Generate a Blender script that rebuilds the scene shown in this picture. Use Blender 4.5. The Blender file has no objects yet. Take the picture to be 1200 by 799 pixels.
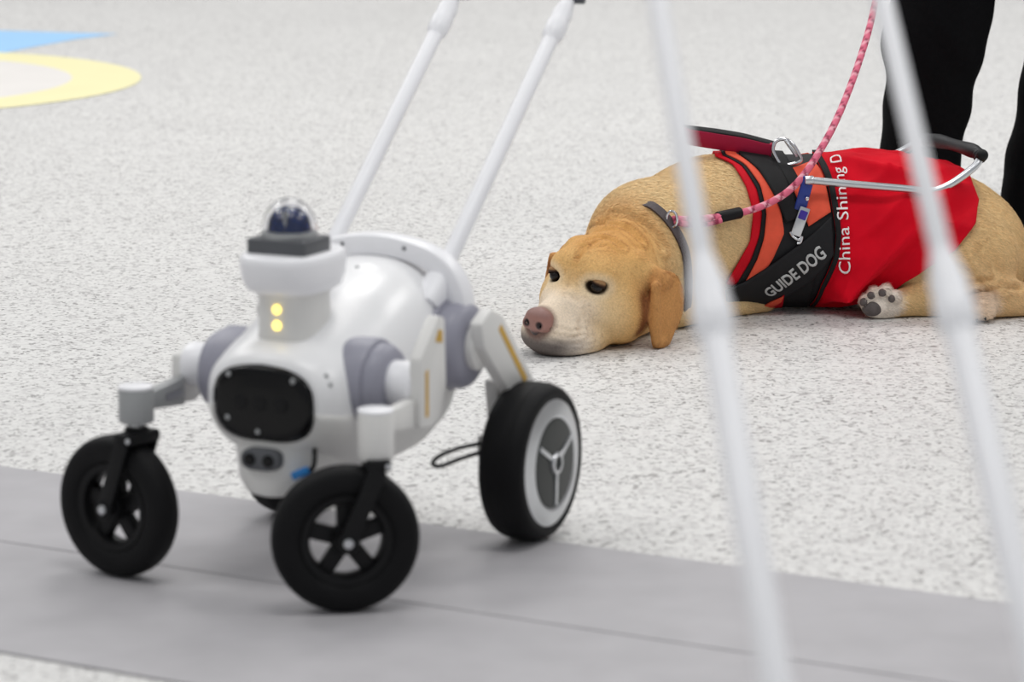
import bpy, bmesh, math, random
import numpy as np
from mathutils import Vector, Matrix
from mathutils.bvhtree import BVHTree

random.seed(7)
RNG = np.random.default_rng(7)
SC = bpy.context.scene
COL = SC.collection

# ------------------------------------------------------------------ camera
F, H, P = 3900.0, 1.17, math.radians(10.5)       # focal length in px of a 1200 px frame, height, pitch
cam_d = bpy.data.cameras.new('camera')
cam_d.sensor_width = 36.0
cam_d.lens = 36.0 * F / 1200.0
cam_d.clip_start = 0.1
cam_d.clip_end = 200
cam_d.dof.use_dof = True
cam_d.dof.focus_distance = 6.55
cam_d.dof.aperture_fstop = 4.8
cam = bpy.data.objects.new('camera', cam_d)
COL.objects.link(cam)
cam.location = (0, 0, H)
cam.rotation_euler = (math.pi / 2 - P, 0, 0)
SC.camera = cam

# ------------------------------------------------------------------ world, lights, exposure
SC.view_settings.view_transform = 'Standard'
SC.view_settings.look = 'None'
SC.view_settings.gamma = 1.0
SC.view_settings.use_curve_mapping = False
SC.view_settings.exposure = 0.0
w = bpy.data.worlds.new('hall_light')
SC.world = w
w.use_nodes = True
bg = w.node_tree.nodes['Background']
bg.inputs[0].default_value = (0.93, 0.96, 1.0, 1)
bg.inputs[1].default_value = 0.42
for ix in (-1, 0, 1):                                # rows of big diffuse hall lamps under a high ceiling
    for iy in (0, 1, 2):
        ld = bpy.data.lights.new('hall_lamp', 'AREA')
        ld.shape = 'RECTANGLE'
        ld.size, ld.size_y = 2.6, 1.6
        ld.energy = 96 if iy == 0 else 134
        ld.color = (1.0, 0.985, 0.96)
        lo_ = bpy.data.objects.new('hall_lamp', ld)
        lo_.location = (ix * 5.5 + 0.4, 3.2 + iy * 6.0, 6.5)
        COL.objects.link(lo_)

# ------------------------------------------------------------------ pixel helpers (a pixel gives a direction only)
def ray(px, py):
    u = (px - 600) / F
    v = (399.5 - py) / F
    return Vector((u, math.cos(P) + v * math.sin(P), -math.sin(P) + v * math.cos(P)))
def at_y(px, py, y):
    d = ray(px, py)
    return Vector((0, 0, H)) + d * (y / d.y)
def on_floor(px, py, z=0.0):
    d = ray(px, py)
    return Vector((0, 0, H)) + d * ((z - H) / d.z)

# ------------------------------------------------------------------ materials
def lin(c):
    return tuple(((v / 255) / 12.92 if v <= 10 else (((v / 255) + 0.055) / 1.055) ** 2.4) for v in c)
def mat(name, rgb, rough=0.5, metal=0.0, bump=0.0, bscale=200, var=0.0, vscale=20, spec=0.5, coat=0.0):
    m = bpy.data.materials.new(name)
    m.use_nodes = True
    nt = m.node_tree
    b = nt.nodes['Principled BSDF']
    c = lin(rgb)
    b.inputs['Base Color'].default_value = (*c, 1)
    b.inputs['Roughness'].default_value = rough
    b.inputs['Metallic'].default_value = metal
    b.inputs['Specular IOR Level'].default_value = spec
    b.inputs['Coat Weight'].default_value = coat
    tc = nt.nodes.new('ShaderNodeTexCoord')
    if var:
        n = nt.nodes.new('ShaderNodeTexNoise')
        n.inputs['Scale'].default_value = vscale
        n.inputs['Detail'].default_value = 4
        nt.links.new(tc.outputs['Object'], n.inputs['Vector'])
        r = nt.nodes.new('ShaderNodeValToRGB')
        r.color_ramp.elements[0].position = 0.3
        r.color_ramp.elements[1].position = 0.7
        r.color_ramp.elements[0].color = (*[v * (1 - var) for v in c], 1)
        r.color_ramp.elements[1].color = (*[min(1, v * (1 + var)) for v in c], 1)
        nt.links.new(n.outputs['Fac'], r.inputs['Fac'])
        nt.links.new(r.outputs['Color'], b.inputs['Base Color'])
    if bump:
        n2 = nt.nodes.new('ShaderNodeTexNoise')
        n2.inputs['Scale'].default_value = bscale
        n2.inputs['Detail'].default_value = 3
        nt.links.new(tc.outputs['Object'], n2.inputs['Vector'])
        bp = nt.nodes.new('ShaderNodeBump')
        bp.inputs['Strength'].default_value = bump
        bp.inputs['Distance'].default_value = 0.002
        nt.links.new(n2.outputs['Fac'], bp.inputs['Height'])
        nt.links.new(bp.outputs['Normal'], b.inputs['Normal'])
    return m

M = dict(
    white=mat('white_plastic', (246, 246, 249), 0.32, var=0.015, vscale=8),
    white2=mat('warm_white_plastic', (226, 225, 222), 0.38, var=0.02, vscale=8),
    shell=mat('white_shell', (240, 240, 241), 0.28, var=0.01, vscale=6),
    grey=mat('lilac_grey_plastic', (150, 150, 163), 0.42, var=0.04, vscale=12),
    ggrey=mat('grey_plastic', (158, 160, 161), 0.4, var=0.04, vscale=12),
    dgrey=mat('dark_grey_metal', (84, 86, 90), 0.4, var=0.05, vscale=30),
    capgrey=mat('hub_cap_grey', (58, 60, 59), 0.45, var=0.05, vscale=30, spec=0.3),
    black=mat('gloss_black', (7, 7, 9), 0.2, var=0.1, vscale=10, spec=0.25),
    mblack=mat('matt_black_plastic', (13, 13, 15), 0.5, bump=0.1, var=0.1, vscale=30, spec=0.25),
    rubber=mat('tyre_rubber', (13, 13, 15), 0.6, bump=0.25, bscale=500, var=0.12, vscale=40, spec=0.2),
    silver=mat('brushed_silver', (205, 207, 210), 0.28, 1.0, var=0.04, vscale=30),
    steel=mat('polished_steel', (215, 215, 218), 0.16, 1.0, var=0.03, vscale=50),
    lens=mat('blue_black_lens', (10, 34, 84), 0.08, var=0.2, vscale=20, coat=0.3),
    yellow=mat('yellow_stripe', (205, 160, 40), 0.45, var=0.08, vscale=40),
    blue=mat('blue_connector', (30, 120, 190), 0.4, var=0.06, vscale=60),
    red=mat('red_cape_cloth', (214, 8, 34), 0.8, bump=0.35, bscale=900, var=0.1, vscale=14, spec=0.12),
    redtrim=mat('red_trim', (206, 12, 34), 0.75, bump=0.3, bscale=900, var=0.08, vscale=30, spec=0.2),
    orange=mat('orange_mesh_cloth', (236, 92, 66), 0.7, bump=0.3, bscale=1100, var=0.05, vscale=60, spec=0.25),
    webbing=mat('black_webbing', (20, 20, 22), 0.7, bump=0.5, bscale=900, var=0.2, vscale=60, spec=0.3),
    panel=mat('black_vest_panel', (26, 26, 29), 0.65, bump=0.3, bscale=900, var=0.15, vscale=60, spec=0.3),
    letter=mat('grey_reflective_letters', (196, 198, 198), 0.5, var=0.06, vscale=80),
    wletter=mat('white_print', (244, 240, 240), 0.6, var=0.03, vscale=80),
    magenta=mat('magenta_pad', (158, 14, 56), 0.6, bump=0.2, bscale=700, var=0.06, vscale=40, spec=0.3),
    navy=mat('blue_buckle', (26, 52, 140), 0.35, var=0.1, vscale=60),
    purple=mat('violet_button', (60, 40, 150), 0.35, var=0.1, vscale=60),
    grip=mat('black_grip', (26, 27, 30), 0.5, bump=0.4, bscale=400, var=0.1, vscale=60),
    trousers=mat('black_trouser_cloth', (12, 12, 14), 0.85, bump=0.4, bscale=600, var=0.2, vscale=30, spec=0.1),
    strap=mat('grey_brown_collar', (74, 64, 66), 0.6, bump=0.4, bscale=800, var=0.15, vscale=80),
    pad=mat('paw_pad_skin', (92, 84, 82), 0.6, bump=0.6, bscale=500, var=0.2, vscale=120),
    eye=mat('dark_brown_eye', (20, 10, 8), 0.12, var=0.3, vscale=120, spec=0.35),
    decal_y=mat('yellow_floor_print', (248, 241, 190), 0.5, var=0.02, vscale=4),
    decal_b=mat('blue_floor_print', (164, 211, 252), 0.5, var=0.02, vscale=4),
    decal_w=mat('white_floor_print', (236, 232, 228), 0.5, var=0.02, vscale=4),
)
def emit_mat(name, rgb, s):
    m = mat(name, rgb, 0.4, var=0.02)
    b = m.node_tree.nodes['Principled BSDF']
    b.inputs['Emission Color'].default_value = (*lin(rgb), 1)
    b.inputs['Emission Strength'].default_value = s
    return m
M['led'] = emit_mat('yellow_led', (255, 226, 110), 2.2)
def glass_mat():
    m = bpy.data.materials.new('clear_dome')
    m.use_nodes = True
    b = m.node_tree.nodes['Principled BSDF']
    b.inputs['Base Color'].default_value = (0.97, 0.97, 0.98, 1)
    b.inputs['Roughness'].default_value = 0.02
    b.inputs['IOR'].default_value = 1.22
    b.inputs['Transmission Weight'].default_value = 1.0
    return m
M['glass'] = glass_mat()

def rope_mat():
    m = bpy.data.materials.new('pink_braided_rope')
    m.use_nodes = True
    nt = m.node_tree
    b = nt.nodes['Principled BSDF']
    b.inputs['Roughness'].default_value = 0.7
    a = nt.nodes.new('ShaderNodeAttribute'); a.attribute_name = 'Col'
    nt.links.new(a.outputs['Color'], b.inputs['Base Color'])
    return m
M['rope'] = rope_mat()

def attr_mat(name, rough, spec, noise=0.12, bump=0.3, nscale=260):
    m = bpy.data.materials.new(name)
    m.use_nodes = True
    nt = m.node_tree
    b = nt.nodes['Principled BSDF']
    b.inputs['Roughness'].default_value = rough
    b.inputs['Specular IOR Level'].default_value = spec
    a = nt.nodes.new('ShaderNodeAttribute'); a.attribute_name = 'Col'
    tc = nt.nodes.new('ShaderNodeTexCoord')
    n = nt.nodes.new('ShaderNodeTexNoise')
    n.inputs['Scale'].default_value = nscale
    n.inputs['Detail'].default_value = 4
    nt.links.new(tc.outputs['Object'], n.inputs['Vector'])
    mr = nt.nodes.new('ShaderNodeMapRange')
    mr.inputs['From Min'].default_value = 0.3
    mr.inputs['From Max'].default_value = 0.7
    mr.inputs['To Min'].default_value = 1 - noise
    mr.inputs['To Max'].default_value = 1 + noise
    nt.links.new(n.outputs['Fac'], mr.inputs['Value'])
    mx = nt.nodes.new('ShaderNodeVectorMath'); mx.operation = 'SCALE'
    nt.links.new(a.outputs['Color'], mx.inputs[0])
    nt.links.new(mr.outputs['Result'], mx.inputs['Scale'])
    nt.links.new(mx.outputs['Vector'], b.inputs['Base Color'])
    if bump:
        bp = nt.nodes.new('ShaderNodeBump')
        bp.inputs['Strength'].default_value = bump
        bp.inputs['Distance'].default_value = 0.003
        nt.links.new(n.outputs['Fac'], bp.inputs['Height'])
        nt.links.new(bp.outputs['Normal'], b.inputs['Normal'])
    return m
M['coat'] = attr_mat('golden_coat', 0.75, 0.15)
M['hair'] = attr_mat('golden_hair', 0.6, 0.2, 0.05, 0)
M['nose'] = attr_mat('nose_skin', 0.38, 0.5, 0.06, 0.35, 700)
M['person'] = attr_mat('clothing_and_skin', 0.85, 0.08, 0.15, 0.3, 90)

def floor_mat():
    m = bpy.data.materials.new('speckled_terrazzo')
    m.use_nodes = True
    nt = m.node_tree; N = nt.nodes; L = nt.links
    b = N['Principled BSDF']
    tc = N.new('ShaderNodeTexCoord')
    wob = N.new('ShaderNodeTexNoise'); wob.inputs['Scale'].default_value = 60
    L.new(tc.outputs['Object'], wob.inputs['Vector'])
    wv = N.new('ShaderNodeVectorMath'); wv.operation = 'SCALE'; wv.inputs['Scale'].default_value = 0.006
    L.new(wob.outputs['Color'], wv.inputs[0])
    ad = N.new('ShaderNodeVectorMath'); ad.operation = 'ADD'
    L.new(tc.outputs['Object'], ad.inputs[0]); L.new(wv.outputs['Vector'], ad.inputs[1])
    def chips(scale, ramp):
        v = N.new('ShaderNodeTexVoronoi'); v.inputs['Scale'].default_value = scale
        L.new(ad.outputs['Vector'], v.inputs['Vector'])
        s = N.new('ShaderNodeSeparateColor'); L.new(v.outputs['Color'], s.inputs['Color'])
        r = N.new('ShaderNodeValToRGB'); r.color_ramp.interpolation = 'CONSTANT'
        els = r.color_ramp.elements
        while len(els) > 1: els.remove(els[-1])
        els[0].position = 0; els[0].color = (*lin(ramp[0][1]), 1)
        for p_, c_ in ramp[1:]:
            e = els.new(p_); e.color = (*lin(c_), 1)
        L.new(s.outputs['Red'], r.inputs['Fac'])
        return r, s
    r1, s1 = chips(95, [(0, (225, 224, 222)), (0.34, (219, 218, 216)), (0.58, (210, 209, 207)), (0.76, (200, 198, 197)), (0.88, (184, 182, 181)), (0.96, (150, 148, 147))])
    r2, s2 = chips(190, [(0, (222, 221, 219)), (0.6, (207, 205, 204)), (0.8, (174, 172, 171)), (0.93, (122, 119, 118))])
    mx = N.new('ShaderNodeMix'); mx.data_type = 'RGBA'
    pick = N.new('ShaderNodeMath'); pick.operation = 'GREATER_THAN'; pick.inputs[1].default_value = 0.62
    L.new(s2.outputs['Green'], pick.inputs[0])
    L.new(pick.outputs['Value'], mx.inputs['Factor'])
    L.new(r1.outputs['Color'], mx.inputs[6]); L.new(r2.outputs['Color'], mx.inputs[7])
    big = N.new('ShaderNodeTexNoise'); big.inputs['Scale'].default_value = 1.3
    L.new(tc.outputs['Object'], big.inputs['Vector'])
    mr = N.new('ShaderNodeMapRange'); mr.inputs['To Min'].default_value = 0.95; mr.inputs['To Max'].default_value = 1.05
    L.new(big.outputs['Fac'], mr.inputs['Value'])
    sc = N.new('ShaderNodeVectorMath'); sc.operation = 'SCALE'
    L.new(mx.outputs[2], sc.inputs[0]); L.new(mr.outputs['Result'], sc.inputs['Scale'])
    L.new(sc.outputs['Vector'], b.inputs['Base Color'])
    b.inputs['Roughness'].default_value = 0.5
    b.inputs['Specular IOR Level'].default_value = 0.3
    return m
M['floor'] = floor_mat()
M['strip'] = mat('grey_floor_strip', (178, 176, 179), 0.55, var=0.06, vscale=9, bump=0.1, bscale=300, spec=0.3)

# ------------------------------------------------------------------ mesh helpers
def obj(name, verts, faces, material, parent=None, smooth=True, angle=40, solid=0.0, offset=-1.0):
    me = bpy.data.meshes.new(name)
    me.from_pydata([tuple(v) for v in verts], [], [tuple(f) for f in faces])
    me.validate()
    me.update()
    if smooth:
        me.polygons.foreach_set('use_smooth', [True] * len(me.polygons))
        if angle: me.set_sharp_from_angle(angle=math.radians(angle))
    if material: me.materials.append(material)
    o = bpy.data.objects.new(name, me)
    COL.objects.link(o)
    o.parent = parent
    if solid:
        md = o.modifiers.new('thick', 'SOLIDIFY'); md.thickness = solid; md.offset = offset
    return o
def empty(name, loc=(0, 0, 0), rz=0.0):
    o = bpy.data.objects.new(name, None)
    COL.objects.link(o)
    o.location = loc; o.rotation_euler = (0, 0, rz)
    o.empty_display_size = 0.05
    return o
def tag(o, label=None, cat=None, group=None, kind=None):
    if label: o['label'] = label
    if cat: o['category'] = cat
    if group: o['group'] = group
    if kind: o['kind'] = kind
    return o
class MB:
    def __init__(s): s.v = []; s.f = []
    def add(s, vf):
        n = len(s.v)
        s.v += [tuple(q) for q in vf[0]]
        s.f += [tuple(i + n for i in f) for f in vf[1]]
        return s
    def xf(s, mtx):
        s.v = [tuple(mtx @ Vector(q)) for q in s.v]; return s
    def vf(s): return s.v, s.f
    def build(s, name, m, parent=None, **k): return obj(name, s.v, s.f, m, parent, **k)
def bm_vf(bm):
    bm.verts.index_update()
    vf = ([v.co.copy() for v in bm.verts], [[v.index for v in f.verts] for f in bm.faces])
    bm.free()
    return vf
def rbox(c, s, bev=0.003, seg=3, rot=None):
    bm = bmesh.new()
    bmesh.ops.create_cube(bm, size=1)
    for v in bm.verts: v.co = Vector((v.co.x * s[0], v.co.y * s[1], v.co.z * s[2]))
    if bev: bmesh.ops.bevel(bm, geom=bm.edges[:], offset=bev, segments=seg, profile=0.5, affect='EDGES')
    for v in bm.verts:
        q = v.co
        if rot is not None: q = rot @ q
        v.co = q + Vector(c)
    return bm_vf(bm)
def prism(poly, axis, a0, a1, bev=0.002, seg=2):
    """polygon extruded along axis ('x': poly in y,z; 'y': x,z; 'z': x,y)"""
    bm = bmesh.new()
    def pt(u, v, a): return {'x': (a, u, v), 'y': (u, a, v), 'z': (u, v, a)}[axis]
    vs = [bm.verts.new(pt(u, v, a0)) for u, v in poly]
    f = bm.faces.new(vs)
    r = bmesh.ops.extrude_face_region(bm, geom=[f])
    for v in r['geom']:
        if isinstance(v, bmesh.types.BMVert):
            i = 'xyz'.index(axis); v.co[i] = a1
    bmesh.ops.recalc_face_normals(bm, faces=bm.faces[:])
    if bev: bmesh.ops.bevel(bm, geom=bm.edges[:], offset=bev, segments=seg, profile=0.5, affect='EDGES')
    return bm_vf(bm)
def lathe(prof, n=40, mtx=None):
    """profile [(r, z)] turned about z; then mtx"""
    v = []; f = []; rings = []
    for r, z in prof:
        if r < 1e-6:
            rings.append([len(v)]); v.append(Vector((0, 0, z)))
        else:
            rings.append(list(range(len(v), len(v) + n)))
            v += [Vector((r * math.cos(2 * math.pi * i / n), r * math.sin(2 * math.pi * i / n), z)) for i in range(n)]
    for A, B in zip(rings, rings[1:]):
        for i in range(n):
            j = (i + 1) % n
            if len(A) == 1 and len(B) == 1: continue
            if len(A) == 1: f.append((A[0], B[j], B[i]))
            elif len(B) == 1: f.append((A[i], A[j], B[0]))
            else: f.append((A[i], A[j], B[j], B[i]))
    if mtx is not None: v = [mtx @ q for q in v]
    return v, f
def frame(c, d):
    """matrix moving z axis onto direction d at c"""
    d = Vector(d).normalized()
    return Matrix.Translation(Vector(c)) @ d.to_track_quat('Z', 'Y').to_matrix().to_4x4()
def cyl(a, b, r, r2=None, bev=0.002, n=32):
    a, b = Vector(a), Vector(b); Ln = (b - a).length
    r2 = r if r2 is None else r2
    e = min(bev, Ln * .45, r * .9, r2 * .9)
    pr = [(0, 0), (r - e, 0), (r - .3 * e, .3 * e), (r, e), (r2, Ln - e), (r2 - .3 * e, Ln - .3 * e), (r2 - e, Ln), (0, Ln)]
    return lathe(pr, n, frame(a, b - a))
def smooth_path(pts, per=8, closed=False):
    pts = [Vector(q) for q in pts]
    n = len(pts); out = []
    segs = n if closed else n - 1
    for i in range(segs):
        if closed: p0, p1, p2, p3 = pts[(i - 1) % n], pts[i], pts[(i + 1) % n], pts[(i + 2) % n]
        else: p0, p1, p2, p3 = pts[max(0, i - 1)], pts[i], pts[i + 1], pts[min(n - 1, i + 2)]
        for k in range(per):
            t = k / per
            out.append(0.5 * ((2 * p1) + (p2 - p0) * t + (2 * p0 - 5 * p1 + 4 * p2 - p3) * t * t + (3 * p1 - p0 - 3 * p2 + p3) * t ** 3))
    if not closed: out.append(pts[-1])
    return out
def tube(pts, r, n=12, closed=False, flat=1.0, up=None):
    """round or flattened tube along points; r number or list"""
    pts = [Vector(q) for q in pts]; m = len(pts)
    rr = [r] * m if not hasattr(r, '__len__') else r
    v = []; f = []
    ref = Vector(up) if up is not None else None
    prevn = None
    for i in range(m):
        t = (pts[(i + 1) % m] - pts[i - 1]) if closed else (pts[min(m - 1, i + 1)] - pts[max(0, i - 1)])
        t.normalize()
        if ref is not None: nn = ref - t * ref.dot(t)
        elif prevn is None:
            q = Vector((0, 0, 1)) if abs(t.z) < .9 else Vector((1, 0, 0)); nn = q - t * q.dot(t)
        else: nn = prevn - t * prevn.dot(t)
        nn.normalize(); prevn = nn; bb = t.cross(nn)
        for k in range(n):
            a = 2 * math.pi * k / n
            v.append(pts[i] + nn * (math.cos(a) * rr[i] * flat) + bb * (math.sin(a) * rr[i]))
    for i in range(m if closed else m - 1):
        j = (i + 1) % m
        for k in range(n):
            l = (k + 1) % n
            f.append((i * n + k, i * n + l, j * n + l, j * n + k))
    if not closed:
        f.append(tuple(range(n))[::-1]); f.append(tuple(range((m - 1) * n, m * n)))
    return v, f
def ball(c, r, nu=24, nv=14):
    if not hasattr(r, '__len__'): r = (r, r, r)
    pr = [(math.sin(math.pi * i / nv), -math.cos(math.pi * i / nv)) for i in range(nv + 1)]
    pr[0] = (0, -1); pr[-1] = (0, 1)
    v, f = lathe(pr, nu)
    return [Vector((c[0] + q.x * r[0], c[1] + q.y * r[1], c[2] + q.z * r[2])) for q in v], f

# ------------------------------------------------------------------ the floor
fl = obj('floor', [(-25, -10, 0), (25, -10, 0), (25, 40, 0), (-25, 40, 0)], [(0, 1, 2, 3)], M['floor'], smooth=False)
tag(fl, 'pale speckled terrazzo hall floor', kind='structure')
d = Vector((1, -0.568, 0)).normalized(); nrm = Vector((-d.y, d.x, 0))
A0 = Vector((0, 4.734, 0))
def strip(off0, off1):
    pts = [A0 + d * s + nrm * o for s, o in ((-7, off0), (6, off0), (6, off1), (-7, off1))]
    v = [(q.x, q.y, 0.0005) for q in pts] + [(q.x, q.y, 0.0035) for q in pts]
    return v, [(4, 5, 6, 7), (0, 1, 5, 4), (1, 2, 6, 5), (2, 3, 7, 6), (3, 0, 4, 7)]
for o0, o1 in ((-0.394, 0.0), (-0.86, -0.399)):
    vf = strip(o0, o1)
    obj('floor_strip', vf[0], vf[1], M['strip'], fl, smooth=False)

for nm, a, b in (('wall_back', (-25, 40), (25, 40)), ('wall_left', (-25, -10), (-25, 40)), ('wall_right', (25, 40), (25, -10))):
    tag(obj(nm, [(*a, 0), (*b, 0), (*b, 9), (*a, 9)], [(0, 1, 2, 3)], M['decal_w'], smooth=False), 'pale far wall of the hall', kind='structure')

# ------------------------------------------------------------------ floor graphic
fg = tag(empty('floor_graphic', (-2.34, 11.05, 0)), 'round yellow and white floor graphic with a blue corner printed on the hall floor', 'floor graphic')
def disc(r0, r1, z, n=64):
    v = []; f = []
    for i in range(n):
        a = 2 * math.pi * i / n
        for r in (r0, r1): v.append((r * math.cos(a), r * math.sin(a), z))
    for i in range(n):
        j = (i + 1) % n
        f.append((2 * i, 2 * i + 1, 2 * j + 1, 2 * j))
    return v, f
GR = 1.10
MB().add(disc(0.79 * GR, GR, 0.002)).build('yellow_ring', M['decal_y'], fg, smooth=False)
MB().add(disc(0.0, 0.79 * GR, 0.002)).build('white_disc', M['decal_w'], fg, smooth=False)
bp_ = [on_floor(138, 40), on_floor(90, 46), on_floor(40, 55), on_floor(0, 63), on_floor(-90, 72), on_floor(-330, 66), on_floor(-330, 36), on_floor(0, 36)]
obj('blue_field', [(q.x - fg.location.x, q.y - fg.location.y, 0.001) for q in bp_], [tuple(range(len(bp_)))[::-1]], M['decal_b'], fg, smooth=False)

# ------------------------------------------------------------------ guide robot (local: x image right, y to its back, z up)
def srect(a, b, z, n=40, e=2.6, cy=0.0, cx=0.0):
    out = []
    for i in range(n):
        t = 2 * math.pi * i / n
        c, s = math.cos(t), math.sin(t)
        out.append(Vector((cx + a * math.copysign(abs(c) ** (2 / e), c), cy + b * math.copysign(abs(s) ** (2 / e), s), z)))
    return out
def loft(rings, cap=True):
    n = len(rings[0]); v = [q for r in rings for q in r]; f = []
    for i in range(len(rings) - 1):
        for k in range(n):
            l = (k + 1) % n
            f.append((i * n + k, i * n + l, (i + 1) * n + l, (i + 1) * n + k))
    if cap:
        f.append(tuple(range(n))[::-1]); f.append(tuple(range((len(rings) - 1) * n, len(rings) * n)))
    return v, f
def interp_st(st, per=4):
    a = np.array(st); out = []
    for i in range(len(a) - 1):
        for k in range(per): out.append(a[i] + (a[i + 1] - a[i]) * k / per)
    out.append(a[-1]); return out
def bar(a, b, wid, thk, wdir, bev=0.003):
    """box from a to b; wid along wdir"""
    a, b = Vector(a), Vector(b); z = (b - a); L_ = z.length; z.normalize()
    x = Vector(wdir); x = (x - z * x.dot(z)).normalized(); y = z.cross(x)
    R = Matrix((x, y, z)).transposed()
    return rbox((a + b) / 2, (wid, thk, L_), bev, 2, R)
def sweep(path, prof, ref, closed=False):
    m = len(path); n = len(prof); v = []; f = []; ref = Vector(ref)
    for i in range(m):
        t = (path[min(m - 1, i + 1)] - path[max(0, i - 1)]).normalized()
        nn = (ref - t * ref.dot(t)).normalized(); bb = t.cross(nn)
        for u, w_ in prof: v.append(path[i] + nn * u + bb * w_)
    for i in range(m - 1):
        for k in range(n):
            l = (k + 1) % n; f.append((i * n + k, i * n + l, (i + 1) * n + l, (i + 1) * n + k))
    f.append(tuple(range(n))[::-1]); f.append(tuple(range((m - 1) * n, m * n)))
    return v, f
def rrect(a, b, c=0.3):
    k = min(a, b) * c
    return [(a, b - k), (a - .3 * k, b - .3 * k), (a - k, b), (-a + k, b), (-a + .3 * k, b - .3 * k), (-a, b - k), (-a, -b + k), (-a + .3 * k, -b + .3 * k), (-a + k, -b), (a - k, -b), (a - .3 * k, -b + .3 * k), (a, -b + k)]
def tyre(R, h, wd, n=56, ntread=0):
    pr = []
    for i in range(25):
        t = 2 * math.pi * i / 24
        c, s = math.cos(t), math.sin(t)
        pr.append((R - h / 2 + h / 2 * math.copysign(abs(c) ** .8, c), wd / 2 * math.copysign(abs(s) ** .75, s)))
    return lathe(pr, n)

def make_robot():
    root = empty('guide_robot')
    # body shell
    ST = [(-.198, .028, .282, .245), (-.195, .068, .312, .212), (-.187, .088, .326, .196), (-.165, .104, .336, .182), (-.12, .116, .352, .162),
          (-.06, .123, .374, .142), (0, .125, .397, .132), (.06, .125, .412, .128), (.12, .123, .419, .130), (.17, .115, .410, .142),
          (.21, .094, .372, .166), (.235, .06, .332, .205), (.244, .018, .29, .245)]
    def ring(y, hx, zt, zb, k=1.0, n=56):
        e = 2.35; zc = (zt + zb) / 2; hz = (zt - zb) / 2 * k; out = []
        for i in range(n):
            t = 2 * math.pi * i / n
            c, s = math.cos(t), math.sin(t)
            out.append(Vector((hx * k * math.copysign(abs(c) ** (2 / e), c), y, zc + hz * math.copysign(abs(s) ** (2 / e), s))))
        return out
    st = interp_st(ST, 3)
    bv, bf = loft([ring(*q) for q in st])
    body = obj('body_shell', bv, bf, M['shell'], root, angle=0)
    bvh = BVHTree.FromPolygons(bv, bf)
    # lower belly shell, one seam proud of the upper one
    rings = []
    for q in st[4:-3]:
        r = ring(*q, k=1.006)
        n = len(r); lo_ = [r[i % n] for i in range(n // 2 + 1, n)]
        rings.append([r_ for r_ in lo_])
    n = len(rings[0]); v = [q for r in rings for q in r]
    v = [Vector((q.x, q.y, min(q.z, .252))) for q in v]
    f = [(i * n + k, i * n + k + 1, (i + 1) * n + k + 1, (i + 1) * n + k) for i in range(len(rings) - 1) for k in range(n - 1)]
    obj('belly_shell', v, f, M['white2'], root, angle=0, solid=.0015, offset=1)
    # chin below the face
    ch = [srect(.03, .10, .128, cy=-.085), srect(.052, .112, .133, cy=-.085), srect(.068, .12, .15, cy=-.08), srect(.076, .122, .185, cy=-.075), srect(.08, .118, .235, cy=-.07)]
    v, f = loft(ch); obj('chin', v, f, M['white2'], root, angle=50)
    # black oval face draped on the shell
    def drape(x, z, off):
        h = bvh.ray_cast(Vector((x, -.5, z)), Vector((0, 1, 0)))
        return Vector((x, (h[0].y if h[0] else -.15) - off, z))
    nr, na = 9, 56; v = [drape(0, .262, .004)]; f = []
    for i in range(1, nr + 1):
        k = i / nr
        for j in range(na):
            t = 2 * math.pi * j / na; e = 2.9
            c, s = math.cos(t), math.sin(t)
            x = .0775 * k * math.copysign(abs(c) ** (2 / e), c); z = .262 + .052 * k * math.copysign(abs(s) ** (2 / e), s) - .004 * abs(x / .08)
            v.append(drape(x, z, .004 if i < nr else .0015))
    for j in range(na): f.append((0, 1 + j, 1 + (j + 1) % na))
    for i in range(nr - 1):
        for j in range(na): f.append((1 + i * na + j, 1 + (i + 1) * na + j, 1 + (i + 1) * na + (j + 1) % na, 1 + i * na + (j + 1) % na))
    face = obj('face_window', v, f, M['black'], root, angle=0, solid=.004, offset=0)
    for x, z in ((-.05, .298), (.05, .296), (-.052, .238), (-.005, .222)):
        q = drape(x, z, .006); MB().add(ball(q, (.004, .002, .004), 12, 6)).build('screw', M['ggrey'], face)
    for x in (-.03, .0, .032):
        q = drape(x, .262, .0045); MB().add(cyl(q + Vector((0, .003, 0)), q + Vector((0, -.003, 0)), .011, n=20)).build('lens', M['mblack'], face)
    # paired lower camera
    y0 = -.2
    pill = [(.03 * math.copysign(min(1, abs(math.cos(t)) ** .55), math.cos(t)), .184 + .0155 * math.copysign(abs(math.sin(t)) ** .8, math.sin(t))) for t in [2 * math.pi * i / 32 for i in range(32)]]
    lc = MB().add(prism(pill, 'y', y0 - .008, y0 + .02, .003)).build('lower_camera', M['dgrey'], root)
    for x in (-.0145, .0145):
        MB().add(cyl((x, y0 - .012, .184), (x, y0, .184), .0085, n=20)).build('lens', M['black'], lc)
    # neck, head plate, lidar
    rings = [srect(a, b, z, e=3.2, cy=cy) for a, b, z, cy in ((.064, .074, .295, -.096), (.052, .060, .318, -.101), (.044, .051, .338, -.103), (.042, .049, .36, -.104), (.042, .049, .395, -.104), (.044, .052, .408, -.105), (.049, .058, .418, -.106))]
    v, f = loft(rings); nk = obj('neck', v, f, M['white2'], root, angle=60)
    for z in (.383, .361):
        MB().add(ball((0, -.1545, z), (.0064, .003, .0064), 20, 10)).build('led', M['led'], nk)
    rings = [srect(a, b, z, e=2.7, cy=cy) for a, b, z, cy in ((.048, .060, .404, -.104), (.056, .072, .410, -.104), (.060, .079, .424, -.105), (.062, .083, .446, -.106), (.061, .082, .454, -.106), (.057, .078, .458, -.106), (.05, .07, .4585, -.106))]
    v, f = loft(rings); hd = obj('head', v, f, M['white'], root, angle=50)
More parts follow.
